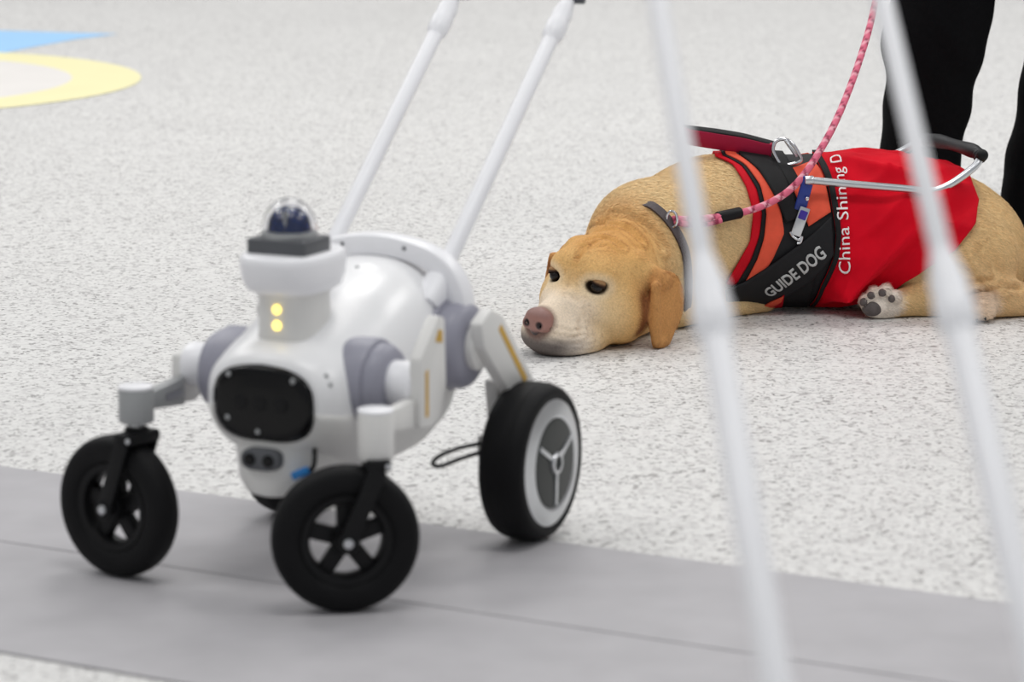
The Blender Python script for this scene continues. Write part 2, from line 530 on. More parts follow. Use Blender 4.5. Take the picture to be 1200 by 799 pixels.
    lb = MB().add(rbox((0, -.118, .467), (.09, .076, .024), .003)).build('lidar_base', M['dgrey'], root)
    MB().add(lathe([(0, .478), (.038, .478), (.0385, .480), (.0385, .484), (.036, .487), (0, .487)], 40, Matrix.Translation((0, -.116, 0)))).build('dome_ring', M['ggrey'], lb)
    pr = [(.0385 * math.cos(t), .489 + .043 * math.sin(t)) for t in [math.pi / 2 * i / 12 for i in range(12)]] + [(0, .532)]
    pi_ = [(0, .5300)] + [(.0367 * math.cos(t), .489 + .041 * math.sin(t)) for t in [math.pi / 2 * i / 12 for i in range(11, -1, -1)]]
    MB().add(lathe(pr + pi_ + [pr[0]], 40, Matrix.Translation((0, -.116, 0)))).build('dome', M['glass'], lb)
    co = MB().add(lathe([(0, .487), (.0305, .487), (.0305, .492)] + [(.0298 * math.cos(t), .494 + .0275 * math.sin(t)) for t in [math.pi / 2 * i / 8 for i in range(8)]] + [(0, .5215)], 32, Matrix.Translation((0, -.116, 0)))).build('lidar_core', M['lens'], lb)
    MB().add(rbox((.008, -.141, .503), (.005, .006, .03), .001)).build('core_band', M['ggrey'], co)
    # arch and handle
    pa = [(.128, .15, .29), (.130, .15, .335), (.126, .15, .369), (.110, .149, .398), (.083, .148, .417), (.044, .147, .428), (0, .147, .432)]
    pa = pa + [(-x, y, z) for x, y, z in pa[-2::-1]]
    MB().add(sweep(smooth_path(pa, 6), rrect(.019, .0155, .4), (0, 1, 0))).build('arch', M['white'], root)
    for sx in (1, -1):
        MB().add(cyl((sx * .05, .128, .431), (sx * .05, .126, .431), .003, n=12)).build('screw', M['dgrey'], root)
        B = Vector((sx * .0975, .15, .39)); D = Vector((0, .44, .365))
        rd = MB().add(cyl(B - D * .03, B + D * .9, .0122)).build('handle_rod', M['white'], root)
        MB().add(lathe([(0, 0), (.0125, 0), (.0165, .010), (.0170, .035), (.0150, .040), (.0160, .055), (.010, .085), (0, .085)], 28, frame(B + D * .84, D))).build('collar', M['white'], rd)
        MB().add(cyl(B + D * .97, B + D * 1.68, .0090)).build('upper_rod', M['white'], rd)
        MB().add(cyl(B + D * 1.0 + Vector((.004, 0, 0)), B + D * 1.0 + Vector((.024, .004, 0)), .0085)).build('clamp_knob', M['dgrey'], rd)
        mt = [srect(.017, .02, 0, 24), srect(.02, .023, .02, 24), srect(.019, .021, .05, 24), srect(.0125, .0125, .085, 24)]
        fm = frame(B - D * .1, D)
        v, f = loft([[fm @ q for q in r] for r in mt]); obj('rod_mount', v, f, M['white'], rd, angle=60)
    D = Vector((0, .44, .365)); G = Vector((0, .15, .39)) + D * 1.68
    MB().add(tube(smooth_path([G + Vector((-.0975, 0, -.01)), G + Vector((-.0975, .012, .012)), G + Vector((-.06, .02, .02)), G + Vector((.06, .02, .02)), G + Vector((.0975, .012, .012)), G + Vector((.0975, 0, -.01))], 6), .0125, 16)).build('handle_grip', M['grip'], root)
    # legs
    for sx in (1, -1):
        # front shoulder
        Xd = Vector((sx, 0, 0))
        pod = lathe([(0, .07), (.064, .07), (.064, .116), (.062, .120), (.057, .122), (.057, .130), (.052, .138), (.042, .143), (.03, .145), (0, .145)], 48, frame((0, -.084, .277), Xd))
        sp = MB().add(pod).build('front_shoulder', M['grey'], root, angle=35)
        MB().add(cyl((sx * .135, -.084, .282), (sx * .182, -.084, .282), .031, bev=.006)).build('axle_housing', M['white'], sp)
        plate = [(-.108, .298), (-.06, .308), (-.04, .29), (-.045, .238), (-.075, .226), (-.112, .230)] if sx < 0 else [(-.108, .322), (-.055, .374), (-.034, .368), (-.03, .275), (-.05, .232), (-.075, .222), (-.112, .228)]
        pl_ = MB().add(prism(plate, 'x', sx * .178, sx * .197, .004)).build('front_arm', M['white2'], root)
        MB().add(prism([(-.112, .228), (-.112, .268), (-.205, .262), (-.205, .238)], 'x', sx * .172, sx * .19, .003)).build('arm_link', M['ggrey'] if sx < 0 else M['white2'], pl_)
        MB().add(prism([(-.120, .242), (-.120, .254), (-.165, .253), (-.165, .243)], 'x', sx * .1705, sx * .1715, 0)).build('link_slot', M['silver'], pl_)
        MB().add(prism([(-.096, .24), (-.096, .302 if sx > 0 else .285), (-.088, .305 if sx > 0 else .285), (-.088, .24)], 'x', sx * .1965, sx * .1978, 0)).build('yellow_stripe', M['yellow'], pl_)
        if sx > 0: MB().add(prism([(-.066, .34), (-.056, .355), (-.045, .352), (-.045, .335)], 'x', sx * .1965, sx * .1978, 0)).build('yellow_stripe', M['yellow'], pl_)
        cz0 = .222 if sx < 0 else .205
        MB().add(cyl((sx * .186, -.22, cz0), (sx * .186, -.22, .272), .0245, bev=.004)).build('caster_housing', M['white2'] if sx > 0 else M['ggrey'], pl_)
        MB().add(cyl((sx * .186, -.22, .2695), (sx * .186, -.22, .2745), .0245, bev=.002)).build('housing_cap', M['white'], pl_)
        # rear shoulder and leg
        pod = lathe([(0, .06), (.07, .06), (.07, .112), (.068, .117), (.063, .119), (.063, .135), (.059, .145), (.05, .152), (.03, .156), (0, .156)], 48, frame((0, .142, .295), Xd))
        rp = MB().add(pod).build('rear_shoulder', M['grey'], root, angle=35)
        MB().add(cyl((sx * .15, .142, .295), (sx * .168, .142, .295), .034, bev=.005)).build('axle_housing', M['white2'], rp)
        lp = MB().add(prism([(.105, .335), (.14, .352), (.178, .335), (.285, .222), (.272, .2), (.225, .195), (.115, .298)], 'x', sx * .163, sx * .184, .005)).build('rear_leg', M['white2'], root)
        MB().add(prism([(.160, .318), (.168, .325), (.255, .232), (.246, .225)], 'x', sx * .1835, sx * .1848, 0)).build('yellow_stripe', M['yellow'], lp)
        MB().add(prism([(.2, .235), (.245, .235), (.262, .09), (.225, .09)], 'x', sx * .14, sx * .16, .005)).build('lower_leg', M['white2'], lp)
        mb_ = MB().add(rbox((sx * .142, .215, .135), (.024, .034, .034), .004)).build('motor_connector', M['white2'], lp)
        loopp = [(.135, .2, .14), (.125, .15, .142), (.115, .11, .138), (.112, .092, .13), (.118, .105, .124), (.126, .15, .126), (.138, .2, .128)]
        MB().add(tube(smooth_path([(sx * a, b, c) for a, b, c in loopp], 6), .0032, 8)).build('cable', M['mblack'], mb_)
        # hub motor wheel
        C = Vector((sx * (.203 if sx > 0 else .19), .228, .1155))
        fm = frame(C, Xd)
        wh = MB().add(tyre(.1155, .034, .07, 64)).xf(fm).build('drive_wheel', M['rubber'], root, angle=60)
        for k in range(3):
            rr = .1155 - (.0005 if k == 1 else .0012)
            MB().add(lathe([(rr - .003, -.0015 + (k - 1) * .014), (rr + .0008, -.0015 + (k - 1) * .014), (rr + .0008, .0015 + (k - 1) * .014), (rr - .003, .0015 + (k - 1) * .014)], 64, fm)).build('tread_rib', M['rubber'], wh)
        MB().add(lathe([(0, -.03), (.085, -.03), (.088, -.02), (.088, .024), (.094, .030), (.093, .034), (.088, .036), (.070, .040), (.066, .038), (.066, .03), (0, .03)], 64, fm)).build('rim', M['silver'], wh, angle=25)
        MB().add(lathe([(0, .04), (.06, .04), (.0655, .0385), (.0655, .03), (0, .03)], 48, fm)).build('hub_cap', M['capgrey'], wh, angle=25)
        tri = MB()
        for k in range(3):
            a = math.radians(-90 + 120 * k)
            # spokes lie in the wheel plane (y, z)
            p0 = Vector((C.x + sx * .0415, .228 + .014 * math.cos(a), .1155 + .014 * math.sin(a)))
            p1 = Vector((C.x + sx * .0405, .228 + .062 * math.cos(a), .1155 + .062 * math.sin(a)))
            tri.add(bar(p0, p1, .007, .003, Vector((0, -math.sin(a), math.cos(a))), .001))
        tri.add(lathe([(.011, .040), (.011, .0445), (.0155, .0445), (.0165, .0425), (.0165, .040), (.011, .04)], 28, fm))
        tri.build('cap_spokes', M['silver'], wh, angle=30)
    # swivelling front casters
    yaw = math.radians(-25.5)
    def to_local(vx, vy): return Vector((vx * math.cos(yaw) + vy * math.sin(yaw), -vx * math.sin(yaw) + vy * math.cos(yaw), 0))
    for sx, beta, trail in ((1, 10, .042), (-1, -36, .036)):
        b = math.radians(beta)
        nn = to_local(math.sin(b), -math.cos(b))                   # the side of the wheel that faces the room
        side = to_local(math.cos(b), math.sin(b))
        S = Vector((sx * .186, -.22, 0)); C = S - side * trail + Vector((0, 0, .1))
        fm = frame(C, nn)
        wh = MB().add(tyre(.1, .042, .046, 64)).xf(fm).build('caster_wheel', M['rubber'], root, angle=60)
        rim = MB()
        rim.add(lathe([(.052, -.016), (.0615, -.018), (.0615, .018), (.052, .016), (.049, .01), (.049, -.01), (.052, -.016)], 48, fm))
        rim.add(lathe([(0, -.02), (.017, -.02), (.019, -.016), (.019, .016), (.017, .02), (0, .02)], 28, fm))
        for k in range(5):
            a = 2 * math.pi * k / 5 + .35
            u = fm.to_3x3() @ Vector((math.cos(a), math.sin(a), 0)); t = fm.to_3x3() @ Vector((-math.sin(a), math.cos(a), 0))
            rim.add(bar(C + u * .014, C + u * .054, .022, .018, t, .003))
        rim.build('rim', M['mblack'], wh, angle=35)
        MB().add(cyl(C - nn * .036, C + nn * .037, .007, n=16)).build('axle_bolt', M['silver'], wh)
        fk = MB()
        T = S + Vector((0, 0, .202))
        fk.add(rbox(T, (.034, .062, .016), .004, 2, Matrix((side, nn, Vector((0, 0, 1)))).transposed()))
        for q in (1, -1):
            fk.add(bar(T + nn * q * .030 + Vector((0, 0, -.004)), C + nn * q * .030, .024, .006, side, .002))
            fk.add(cyl(C + nn * q * .027, C + nn * q * .034, .014, n=20))
        fk.add(cyl(S + Vector((0, 0, .206)), S + Vector((0, 0, .216)), .017, n=24))
        fo = fk.build('caster_fork', M['mblack'], root, angle=35)
        MB().add(cyl(S + Vector((0, 0, .21)), S + Vector((0, 0, .24)), .0105, n=20)).build('stem', M['silver'], fo)
        MB().add(cyl(T + side * .012 + nn * .03, T + side * .012 + nn * .0335, .004, n=12)).build('fork_bolt', M['silver'], fo)
    # small loose connector below the chin
    cb = MB().add(tube(smooth_path([(.062, -.165, .205), (.07, -.178, .19), (.072, -.186, .178), (.066, -.19, .17)], 5), .0035, 8)).build('loose_cable', M['mblack'], root)
    MB().add(bar((.068, -.192, .174), (.046, -.198, .164), .011, .011, (0, 0, 1), .002)).build('plug', M['blue'], cb)
    for x, y, z in ((.083, -.17, .30), (.082, -.165, .285)):
        h = bvh.find_nearest(Vector((x, y, z)))
        MB().add(ball(h[0], .0032, 10, 6)).build('screw', M['ggrey'], root)
    h = bvh.ray_cast(Vector((.01, .06, 1)), Vector((0, 0, -1)))
    MB().add(ball(h[0], (.004, .004, .0015), 10, 6)).build('screw', M['ggrey'], root)
    return root

robot = make_robot()
robot.location = (-.254, 4.60, .0035)
robot.rotation_euler = (0, 0, math.radians(-25.5))
tag(robot, 'white four-wheeled guide robot with lidar dome head and yellow lights', 'robot', 'guide robots')
def copy_tree(o, parent=None):
    c = o.copy(); COL.objects.link(c)
    c.parent = parent
    for chd in [q for q in SC.objects if q.parent == o]: copy_tree(chd, c)
    return c
robot2 = copy_tree(robot)
for q in [o for o in robot2.children_recursive if o.name.startswith('clamp_knob')]: bpy.data.objects.remove(q)
robot2.location = (.32, 2.05, 0)
robot2.rotation_euler = (0, 0, math.radians(7))
robot2['label'] = 'second guide robot showing only its two white blurred handle rods'

# ------------------------------------------------------------------ signed distance modelling for the dog and the person
class Field:
    def __init__(s, lo, hi, h):
        s.lo = np.array(lo, float); s.h = h
        s.n = np.ceil((np.array(hi) - s.lo) / h).astype(int) + 1
        s.D = np.full(s.n, 1.0, np.float32)
    def _box(s, lo, hi):
        i0 = np.maximum(0, np.floor((np.array(lo) - s.lo) / s.h).astype(int)); i1 = np.minimum(s.n, np.ceil((np.array(hi) - s.lo) / s.h).astype(int) + 1)
        if (i1 <= i0).any(): return None
        sl = tuple(slice(a, b) for a, b in zip(i0, i1))
        ax = [(s.lo[k] + s.h * np.arange(i0[k], i1[k])).astype(np.float32) for k in range(3)]
        return sl, ax[0][:, None, None], ax[1][None, :, None], ax[2][None, None, :]
    def cone(s, a, b, ra, rb, k=0.03, op='add'):
        a = np.array(a, float); b = np.array(b, float); m = max(ra, rb) + 2.2 * k + 2 * s.h
        bx = s._box(np.minimum(a, b) - m, np.maximum(a, b) + m)
        if bx is None: return s
        sl, X, Y, Z = bx
        d = b - a; L2 = float(d @ d) + 1e-12
        t = np.clip(((X - a[0]) * d[0] + (Y - a[1]) * d[1] + (Z - a[2]) * d[2]) / L2, 0, 1)
        dist = np.sqrt((X - a[0] - t * d[0]) ** 2 + (Y - a[1] - t * d[1]) ** 2 + (Z - a[2] - t * d[2]) ** 2) - (ra + (rb - ra) * t)
        s._mix(sl, dist, k, op); return s
    def ell(s, c, r, k=0.03, R=None, op='add'):
        c = np.array(c, float); r = np.array(r, float); R = np.eye(3) if R is None else np.array(R, float)   # rows are the axes
        ext = np.sqrt(((R.T * r) ** 2).sum(1)) + 2.2 * k + 2 * s.h
        bx = s._box(c - ext, c + ext)
        if bx is None: return s
        sl, X, Y, Z = bx
        q = [((X - c[0]) * R[i, 0] + (Y - c[1]) * R[i, 1] + (Z - c[2]) * R[i, 2]) for i in range(3)]
        k0 = np.sqrt(sum((q[i] / r[i]) ** 2 for i in range(3))); k1 = np.sqrt(sum((q[i] / r[i] ** 2) ** 2 for i in range(3))) + 1e-9
        s._mix(sl, k0 * (k0 - 1) / k1, k, op); return s
    def _mix(s, sl, d, k, op):
        o = s.D[sl]
        if op == 'add':
            h = np.clip(.5 + .5 * (o - d) / k, 0, 1); s.D[sl] = o + (d - o) * h - k * h * (1 - h)
        else:
            d = -d; h = np.clip(.5 - .5 * (o - d) / k, 0, 1); s.D[sl] = o + (d - o) * h + k * h * (1 - h)
    def floor(s, z):
        Z = (s.lo[2] + s.h * np.arange(s.n[2]))[None, None, :]
        s.D = np.maximum(s.D, (z - Z).astype(np.float32))
    def mesh(s):
        D = s.D; ins = D < 0
        cs = ins[:-1, :-1, :-1].astype(np.int8)
        tot = np.zeros_like(cs)
        for dx in (0, 1):
            for dy in (0, 1):
                for dz in (0, 1): tot += ins[dx:D.shape[0] - 1 + dx, dy:D.shape[1] - 1 + dy, dz:D.shape[2] - 1 + dz]
        act = (tot > 0) & (tot < 8)
        ids = np.full(act.shape, -1, np.int64); C = np.argwhere(act); ids[act] = np.arange(len(C))
        acc = np.zeros((len(C), 3)); cnt = np.zeros(len(C))
        corners = [(a, b, c) for a in (0, 1) for b in (0, 1) for c in (0, 1)]
        for a in corners:
            for ax in range(3):
                if a[ax]: continue
                b = list(a); b[ax] = 1
                va = D[C[:, 0] + a[0], C[:, 1] + a[1], C[:, 2] + a[2]]; vb = D[C[:, 0] + b[0], C[:, 1] + b[1], C[:, 2] + b[2]]
                m = (va < 0) != (vb < 0)
                t = np.where(m, va / np.where(m, va - vb, 1), 0)
                p = np.tile(np.array(a, float), (len(C), 1)); p[:, ax] += t
                acc[m] += p[m]; cnt[m] += 1
        V = s.lo + s.h * (C + acc / cnt[:, None])
        Fs = []
        for ax in range(3):
            u, v = [(1, 2), (2, 0), (0, 1)][ax]
            sl0 = [slice(None)] * 3; sl1 = [slice(None)] * 3
            sl0[ax] = slice(0, -1); sl1[ax] = slice(1, None)
            A = ins[tuple(sl0)]; B = ins[tuple(sl1)]
            for flip, mask in ((False, A & ~B), (True, ~A & B)):
                E_ = np.argwhere(mask)
                ok = (E_[:, u] > 0) & (E_[:, v] > 0) & (E_[:, u] < act.shape[u]) & (E_[:, v] < act.shape[v])
                E_ = E_[ok]
                def g(du, dv):
                    q = E_.copy(); q[:, u] -= du; q[:, v] -= dv
                    return ids[q[:, 0], q[:, 1], q[:, 2]]
                quad = np.stack([g(1, 1), g(0, 1), g(0, 0), g(1, 0)], 1)
                if flip: quad = quad[:, ::-1]
                Fs.append(quad)
        return V, np.concatenate(Fs)
def relax(V, Fq, n=2, lam=0.5):
    for _ in range(n):
        S = np.zeros_like(V); c = np.zeros(len(V))
        for a, b in ((0, 1), (1, 2), (2, 3), (3, 0)):
            np.add.at(S, Fq[:, a], V[Fq[:, b]]); np.add.at(c, Fq[:, a], 1)
            np.add.at(S, Fq[:, b], V[Fq[:, a]]); np.add.at(c, Fq[:, b], 1)
        V = V + lam * (S / np.maximum(c, 1)[:, None] - V)
    return V
def np_obj(name, V, Fq, material, parent=None, col=None):
    me = bpy.data.meshes.new(name)
    k = Fq.shape[1]
    me.vertices.add(len(V)); me.vertices.foreach_set('co', V.astype(np.float32).ravel())
    me.loops.add(Fq.size); me.loops.foreach_set('vertex_index', Fq.astype(np.int32).ravel())
    me.polygons.add(len(Fq)); me.polygons.foreach_set('loop_start', np.arange(0, Fq.size, k, dtype=np.int32))
    me.update(calc_edges=True)
    me.polygons.foreach_set('use_smooth', np.ones(len(Fq), bool))
    me.materials.append(material)
    if col is not None:
        ca = me.color_attributes.new('Col', 'FLOAT_COLOR', 'POINT')
        ca.data.foreach_set('color', np.concatenate([col, np.ones((len(col), 1))], 1).astype(np.float32).ravel())
    me.validate(); me.update()
    o = bpy.data.objects.new(name, me); COL.objects.link(o); o.parent = parent
    return o
def sst(a, b, x): 
    t = np.clip((x - a) / (b - a), 0, 1); return t * t * (3 - 2 * t)

# ------------------------------------------------------------------ the dog
HE = np.array(at_y(677, 326, 6.225)); HS = 1.09                               # point between the eyes
PSI, ROLL = math.radians(36), math.radians(8)
hf = np.array((-math.sin(PSI), -math.cos(PSI), 0.0))
hs0 = np.array((math.cos(PSI), -math.sin(PSI), 0.0))
hs = hs0 * math.cos(ROLL) + np.array((0, 0, -math.sin(ROLL)))
hu = np.cross(hf, hs); hu = hu if hu[2] > 0 else -hu
HR = np.array([hf, hs, hu])
def hp(f, s_, u): return HE + HS * (hf * f + hs * s_ + hu * u)
def hr(*r): return tuple(v_ * HS for v_ in r)
TRUNK = [  # centre, radii, blend
    ((.365, 6.645, .145), (.13, .125, .140), .05),
    ((.455, 6.69, .160), (.15, .140, .143), .05),
    ((.57, 6.71, .158), (.22, .150, .144), .05),
    ((.72, 6.72, .156), (.22, .148, .142), .05),
    ((.84, 6.725, .145), (.15, .138, .135), .05),
    ((.925, 6.73, .125), (.11, .13, .118), .05),
    ((.975, 6.74, .095), (.075, .12, .095), .05),
]
def rot_y(t):
    c, s_ = math.cos(t), math.sin(t); return np.array([[c, 0, s_], [0, 1, 0], [-s_, 0, c]])
THIGH = ((.905, 6.615, .105), (.105, .062, .088), .035)
def build_trunk(fd):
    for c, r, k in TRUNK: fd.ell(c, r, k)
    fd.ell(*THIGH, R=rot_y(math.radians(25)))
fd = Field((-.03, 6.08, -.012), (1.22, 6.95, .34), .004)
build_trunk(fd)
# neck
fd.cone((.40, 6.655, .185), (.27, 6.50, .168), .122, .110, .05)
fd.cone((.27, 6.50, .165), hp(-.12, .0, -.012), .108, .088, .05)
fd.cone((.36, 6.62, .10), hp(-.10, .02, -.075), .088, .06, .04)
# skull, brow, muzzle, cheeks
fd.ell(hp(-.075, 0, -.004), hr(.088, .080, .066), .03, HR)
fd.ell(hp(-.035, 0, .010), hr(.05, .058, .040), .03, HR)
for q in (-1, 1):
    fd.ell(hp(-.014, q * .036, .015), hr(.026, .026, .021), .02, HR)          # brow
    fd.ell(hp(-.065, q * .058, -.055), hr(.062, .045, .055), .03, HR)           # cheek
    fd.ell(hp(-.002, q * .036, -.050), hr(.045, .026, .038), .025, HR)            # under the eye
    fd.ell(hp(.052, q * .025, -.092), hr(.050, .028, .034), .018, HR)         # flews
    fd.ell(hp(.010, q * .040, -.100), hr(.066, .027, .027), .018, HR)
    fd.ell(hp(.080, q * .016, -.086), hr(.018, .020, .027), .014, HR)
fd.cone(hp(-.01, 0, -.030), hp(.082, 0, -.060), .036, .026, .02)            # bridge
fd.cone(hp(-.02, 0, -.07), hp(.080, 0, -.082), .048, .033, .025)
fd.cone(hp(-.09, 0, -.092), hp(.066, 0, -.110), .05, .022, .02)            # jaw
for q in (-1, 1):
    fd.ell(hp(.006, q * .0435, -.004), hr(.017, .017, .0105), .008, HR, op='sub')  # eye sockets
# ears
for q in (-1, 1):
    n_ = hs * q * .96 + hf * .2 + hu * .1; n_ /= np.linalg.norm(n_)
    ax = hf - n_ * (hf @ n_); ax /= np.linalg.norm(ax); up_ = np.cross(n_, ax); up_ = up_ if up_[2] > 0 else -up_
    ER = np.array([ax, n_, up_])
    o_ = .116 if q > 0 else .104
    fd.cone(hp(-.085, q * .066, .028), hp(-.102, q * (o_ - .006), .006), .022, .016, .022)
    fd.ell(hp(-.112, q * o_, -.035), hr(.044, .0095, .060), .012, ER)
    fd.ell(hp(-.100, q * (o_ + .006), -.078), hr(.027, .0085, .038), .012, ER)
    fd.cone(hp(-.094, q * (o_ + .008), -.1), hp(-.084, q * (o_ + .012), -.122), .012, .005, .01)
    fd.cone(hp(-.072, q * (o_ + .0), .004), hp(-.078, q * (o_ + .014), -.095), .010, .006, .010)
# forelegs folded along the floor
fd.cone((.51, 6.635, .018), (.43, 6.58, .022), .020, .024, .008)
fd.cone((.43, 6.58, .022), (.345, 6.48, .03), .024, .03, .010)
fd.ell((.322, 6.455, .03), (.042, .036, .029), .012)
fd.cone((.46, 6.78, .06), (.30, 6.72, .035), .06, .035, .03)
# near hind leg: knee, hock and foot lying on the floor
kn = at_y(1128, 318, 6.585); hk = at_y(1206, 352, 6.60); ft = at_y(1150, 357, 6.545)
fd.cone((.935, 6.61, .11), kn, .07, .046, .03)
fd.cone(kn, at_y(1165, 340, 6.575), .045, .034, .022)
fd.cone(at_y(1170, 343, 6.58), hk, .036, .030, .02)
fd.cone(hk, ft, .031, .026, .014)
fd.ell(at_y(1149, 361, 6.53), (.030, .03, .027), .008)
for j in range(3):
    fd.ell(at_y(1139 + 9 * j, 366, 6.506 + .004 * j), (.012, .018, .015), .005)
# far hind leg: comes out under the belly, sole to the camera
fd.cone((.86, 6.68, .06), at_y(1090, 350, 6.60), .055, .036, .03)
fd.cone(at_y(1090, 350, 6.60), at_y(1048, 356, 6.575), .033, .027, .02)
fd.ell(at_y(1031, 357, 6.565), (.038, .026, .030), .012)
for px, py in ((1013, 352), (1023, 343), (1037, 340), (1048, 347)):
    fd.ell(at_y(px, py, 6.555), (.013, .018, .014), .006)
# tail
tl = smooth_path([(1.02, 6.76, .12), (1.07, 6.79, .07), (1.12, 6.80, .035), (1.18, 6.78, .028)], 3)
for i in range(len(tl) - 1): fd.cone(tl[i], tl[i + 1], .034 - .0012 * i, .033 - .0012 * i, .02)
fd.floor(.001)
DV, DF = fd.mesh()
DV = relax(DV, DF, 1, .4)
def vnormals(V, Fq):
    fn = np.cross(V[Fq[:, 2]] - V[Fq[:, 0]], V[Fq[:, 3]] - V[Fq[:, 1]]); N_ = np.zeros_like(V)
    for k in range(4): np.add.at(N_, Fq[:, k], fn)
    return N_ / (np.linalg.norm(N_, axis=1, keepdims=True) + 1e-12)
DN = vnormals(DV, DF)
def groove(V, pts, w_, depth, plane):
    """press a crease along a polyline given in head coordinates; plane picks two of (f, s, u)"""
    q = (V - HE) @ HR.T / HS
    P_ = q[:, plane]; dmin = np.full(len(V), 9.0); prof = np.zeros(len(V))
    for a_, b_ in zip(pts, pts[1:]):
        a_ = np.array(a_, float); b_ = np.array(b_, float); e = b_ - a_
        t = np.clip(((P_ - a_) @ e) / (e @ e), 0, 1); dmin = np.minimum(dmin, np.linalg.norm(P_ - a_ - t[:, None] * e, axis=1))
    near = (q[:, 0] > -.2) & (q[:, 0] < .12) & (np.abs(q[:, 1]) < .1)
    return depth * np.exp(-(dmin / w_) ** 2) * near, q
disp = np.zeros(len(DV))
up_w = np.clip((DN @ hu - .2) / .5, 0, 1)
for pts, w_, dp in (([(.03, 0), (-.06, 0)], .007, .004), ([(-.02, .010), (-.045, .022), (-.05, .045)], .005, .0025), ([(-.02, -.010), (-.045, -.022), (-.05, -.045)], .005, .0025),
                    ([(-.105, -.05), (-.118, 0), (-.105, .05)], .007, .005), ([(-.15, -.07), (-.165, .0), (-.15, .07)], .009, .006)):
    dd, q = groove(DV, pts, w_, dp, [0, 1]); disp += dd * up_w
for pts, w_, dp in (([(.085, -.078), (.05, -.088), (.02, -.084)], .0032, .0025), ([(.083, -.089), (.05, -.098), (.015, -.096)], .0032, .0025), ([(.08, -.1), (.045, -.108), (.01, -.108)], .003, .002),
                    ([(.03, -.045), (.012, -.075), (.02, -.105)], .006, .003)):
    dd, q = groove(DV, pts, w_, dp, [0, 2]); disp += dd * np.clip(np.abs(DN @ hs) - .3, 0, .6)
DB0 = BVHTree.FromPolygons([Vector(q) for q in DV], [tuple(int(i) for i in q) for q in DF])
def crease(pix, w_, depth):
    """press a skin fold along the line where sight lines through these pixels meet the dog"""
    global disp
    P_ = [DB0.ray_cast(Vector((0, 0, H)), ray(*p).normalized())[0] for p in pix]; P_ = [np.array(p) for p in P_ if p is not None]
    dm = np.full(len(DV), 9.0); c_ = np.mean(P_, axis=0); R_ = max(np.linalg.norm(p - c_) for p in P_) + 5 * w_
    sel = np.where(np.linalg.norm(DV - c_, axis=1) < R_)[0]; Q = DV[sel]; dmin = np.full(len(sel), 9.0)
    for a_, b_ in zip(P_, P_[1:]):
        e = b_ - a_; t = np.clip(((Q - a_) @ e) / (e @ e + 1e-12), 0, 1); dmin = np.minimum(dmin, np.linalg.norm(Q - a_ - t[:, None] * e, axis=1))
    disp[sel] += depth * (np.exp(-(dmin / w_) ** 2) - .45 * np.exp(-((dmin - 2.2 * w_) / w_) ** 2))
crease([(1121, 313), (1136, 318), (1150, 329), (1157, 340)], .006, .006)
crease([(1116, 337), (1136, 331), (1160, 328), (1172, 331)], .006, .006)
crease([(1128, 346), (1150, 341), (1175, 337), (1195, 338)], .006, .006)
crease([(1150, 292), (1160, 306), (1166, 322)], .008, .005)
crease([(684, 283), (700, 277), (716, 281), (728, 290)], .005, .004)
crease([(690, 268), (712, 262), (735, 268), (750, 282)], .006, .005)
crease([(718, 248), (742, 252), (762, 268), (776, 290)], .007, .006)
crease([(676, 302), (682, 288), (680, 272)], .005, .004)
crease([(664, 345), (676, 352), (682, 370), (680, 388)], .006, .003)
crease([(652, 383), (668, 388), (682, 385)], .0028, .0022)
crease([(650, 391), (668, 396), (684, 392)], .0028, .0022)
crease([(648, 399), (664, 404), (680, 401)], .0028, .0022)
DV = DV - DN * disp[:, None]
DV[:, 2] = np.maximum(DV[:, 2], .001)

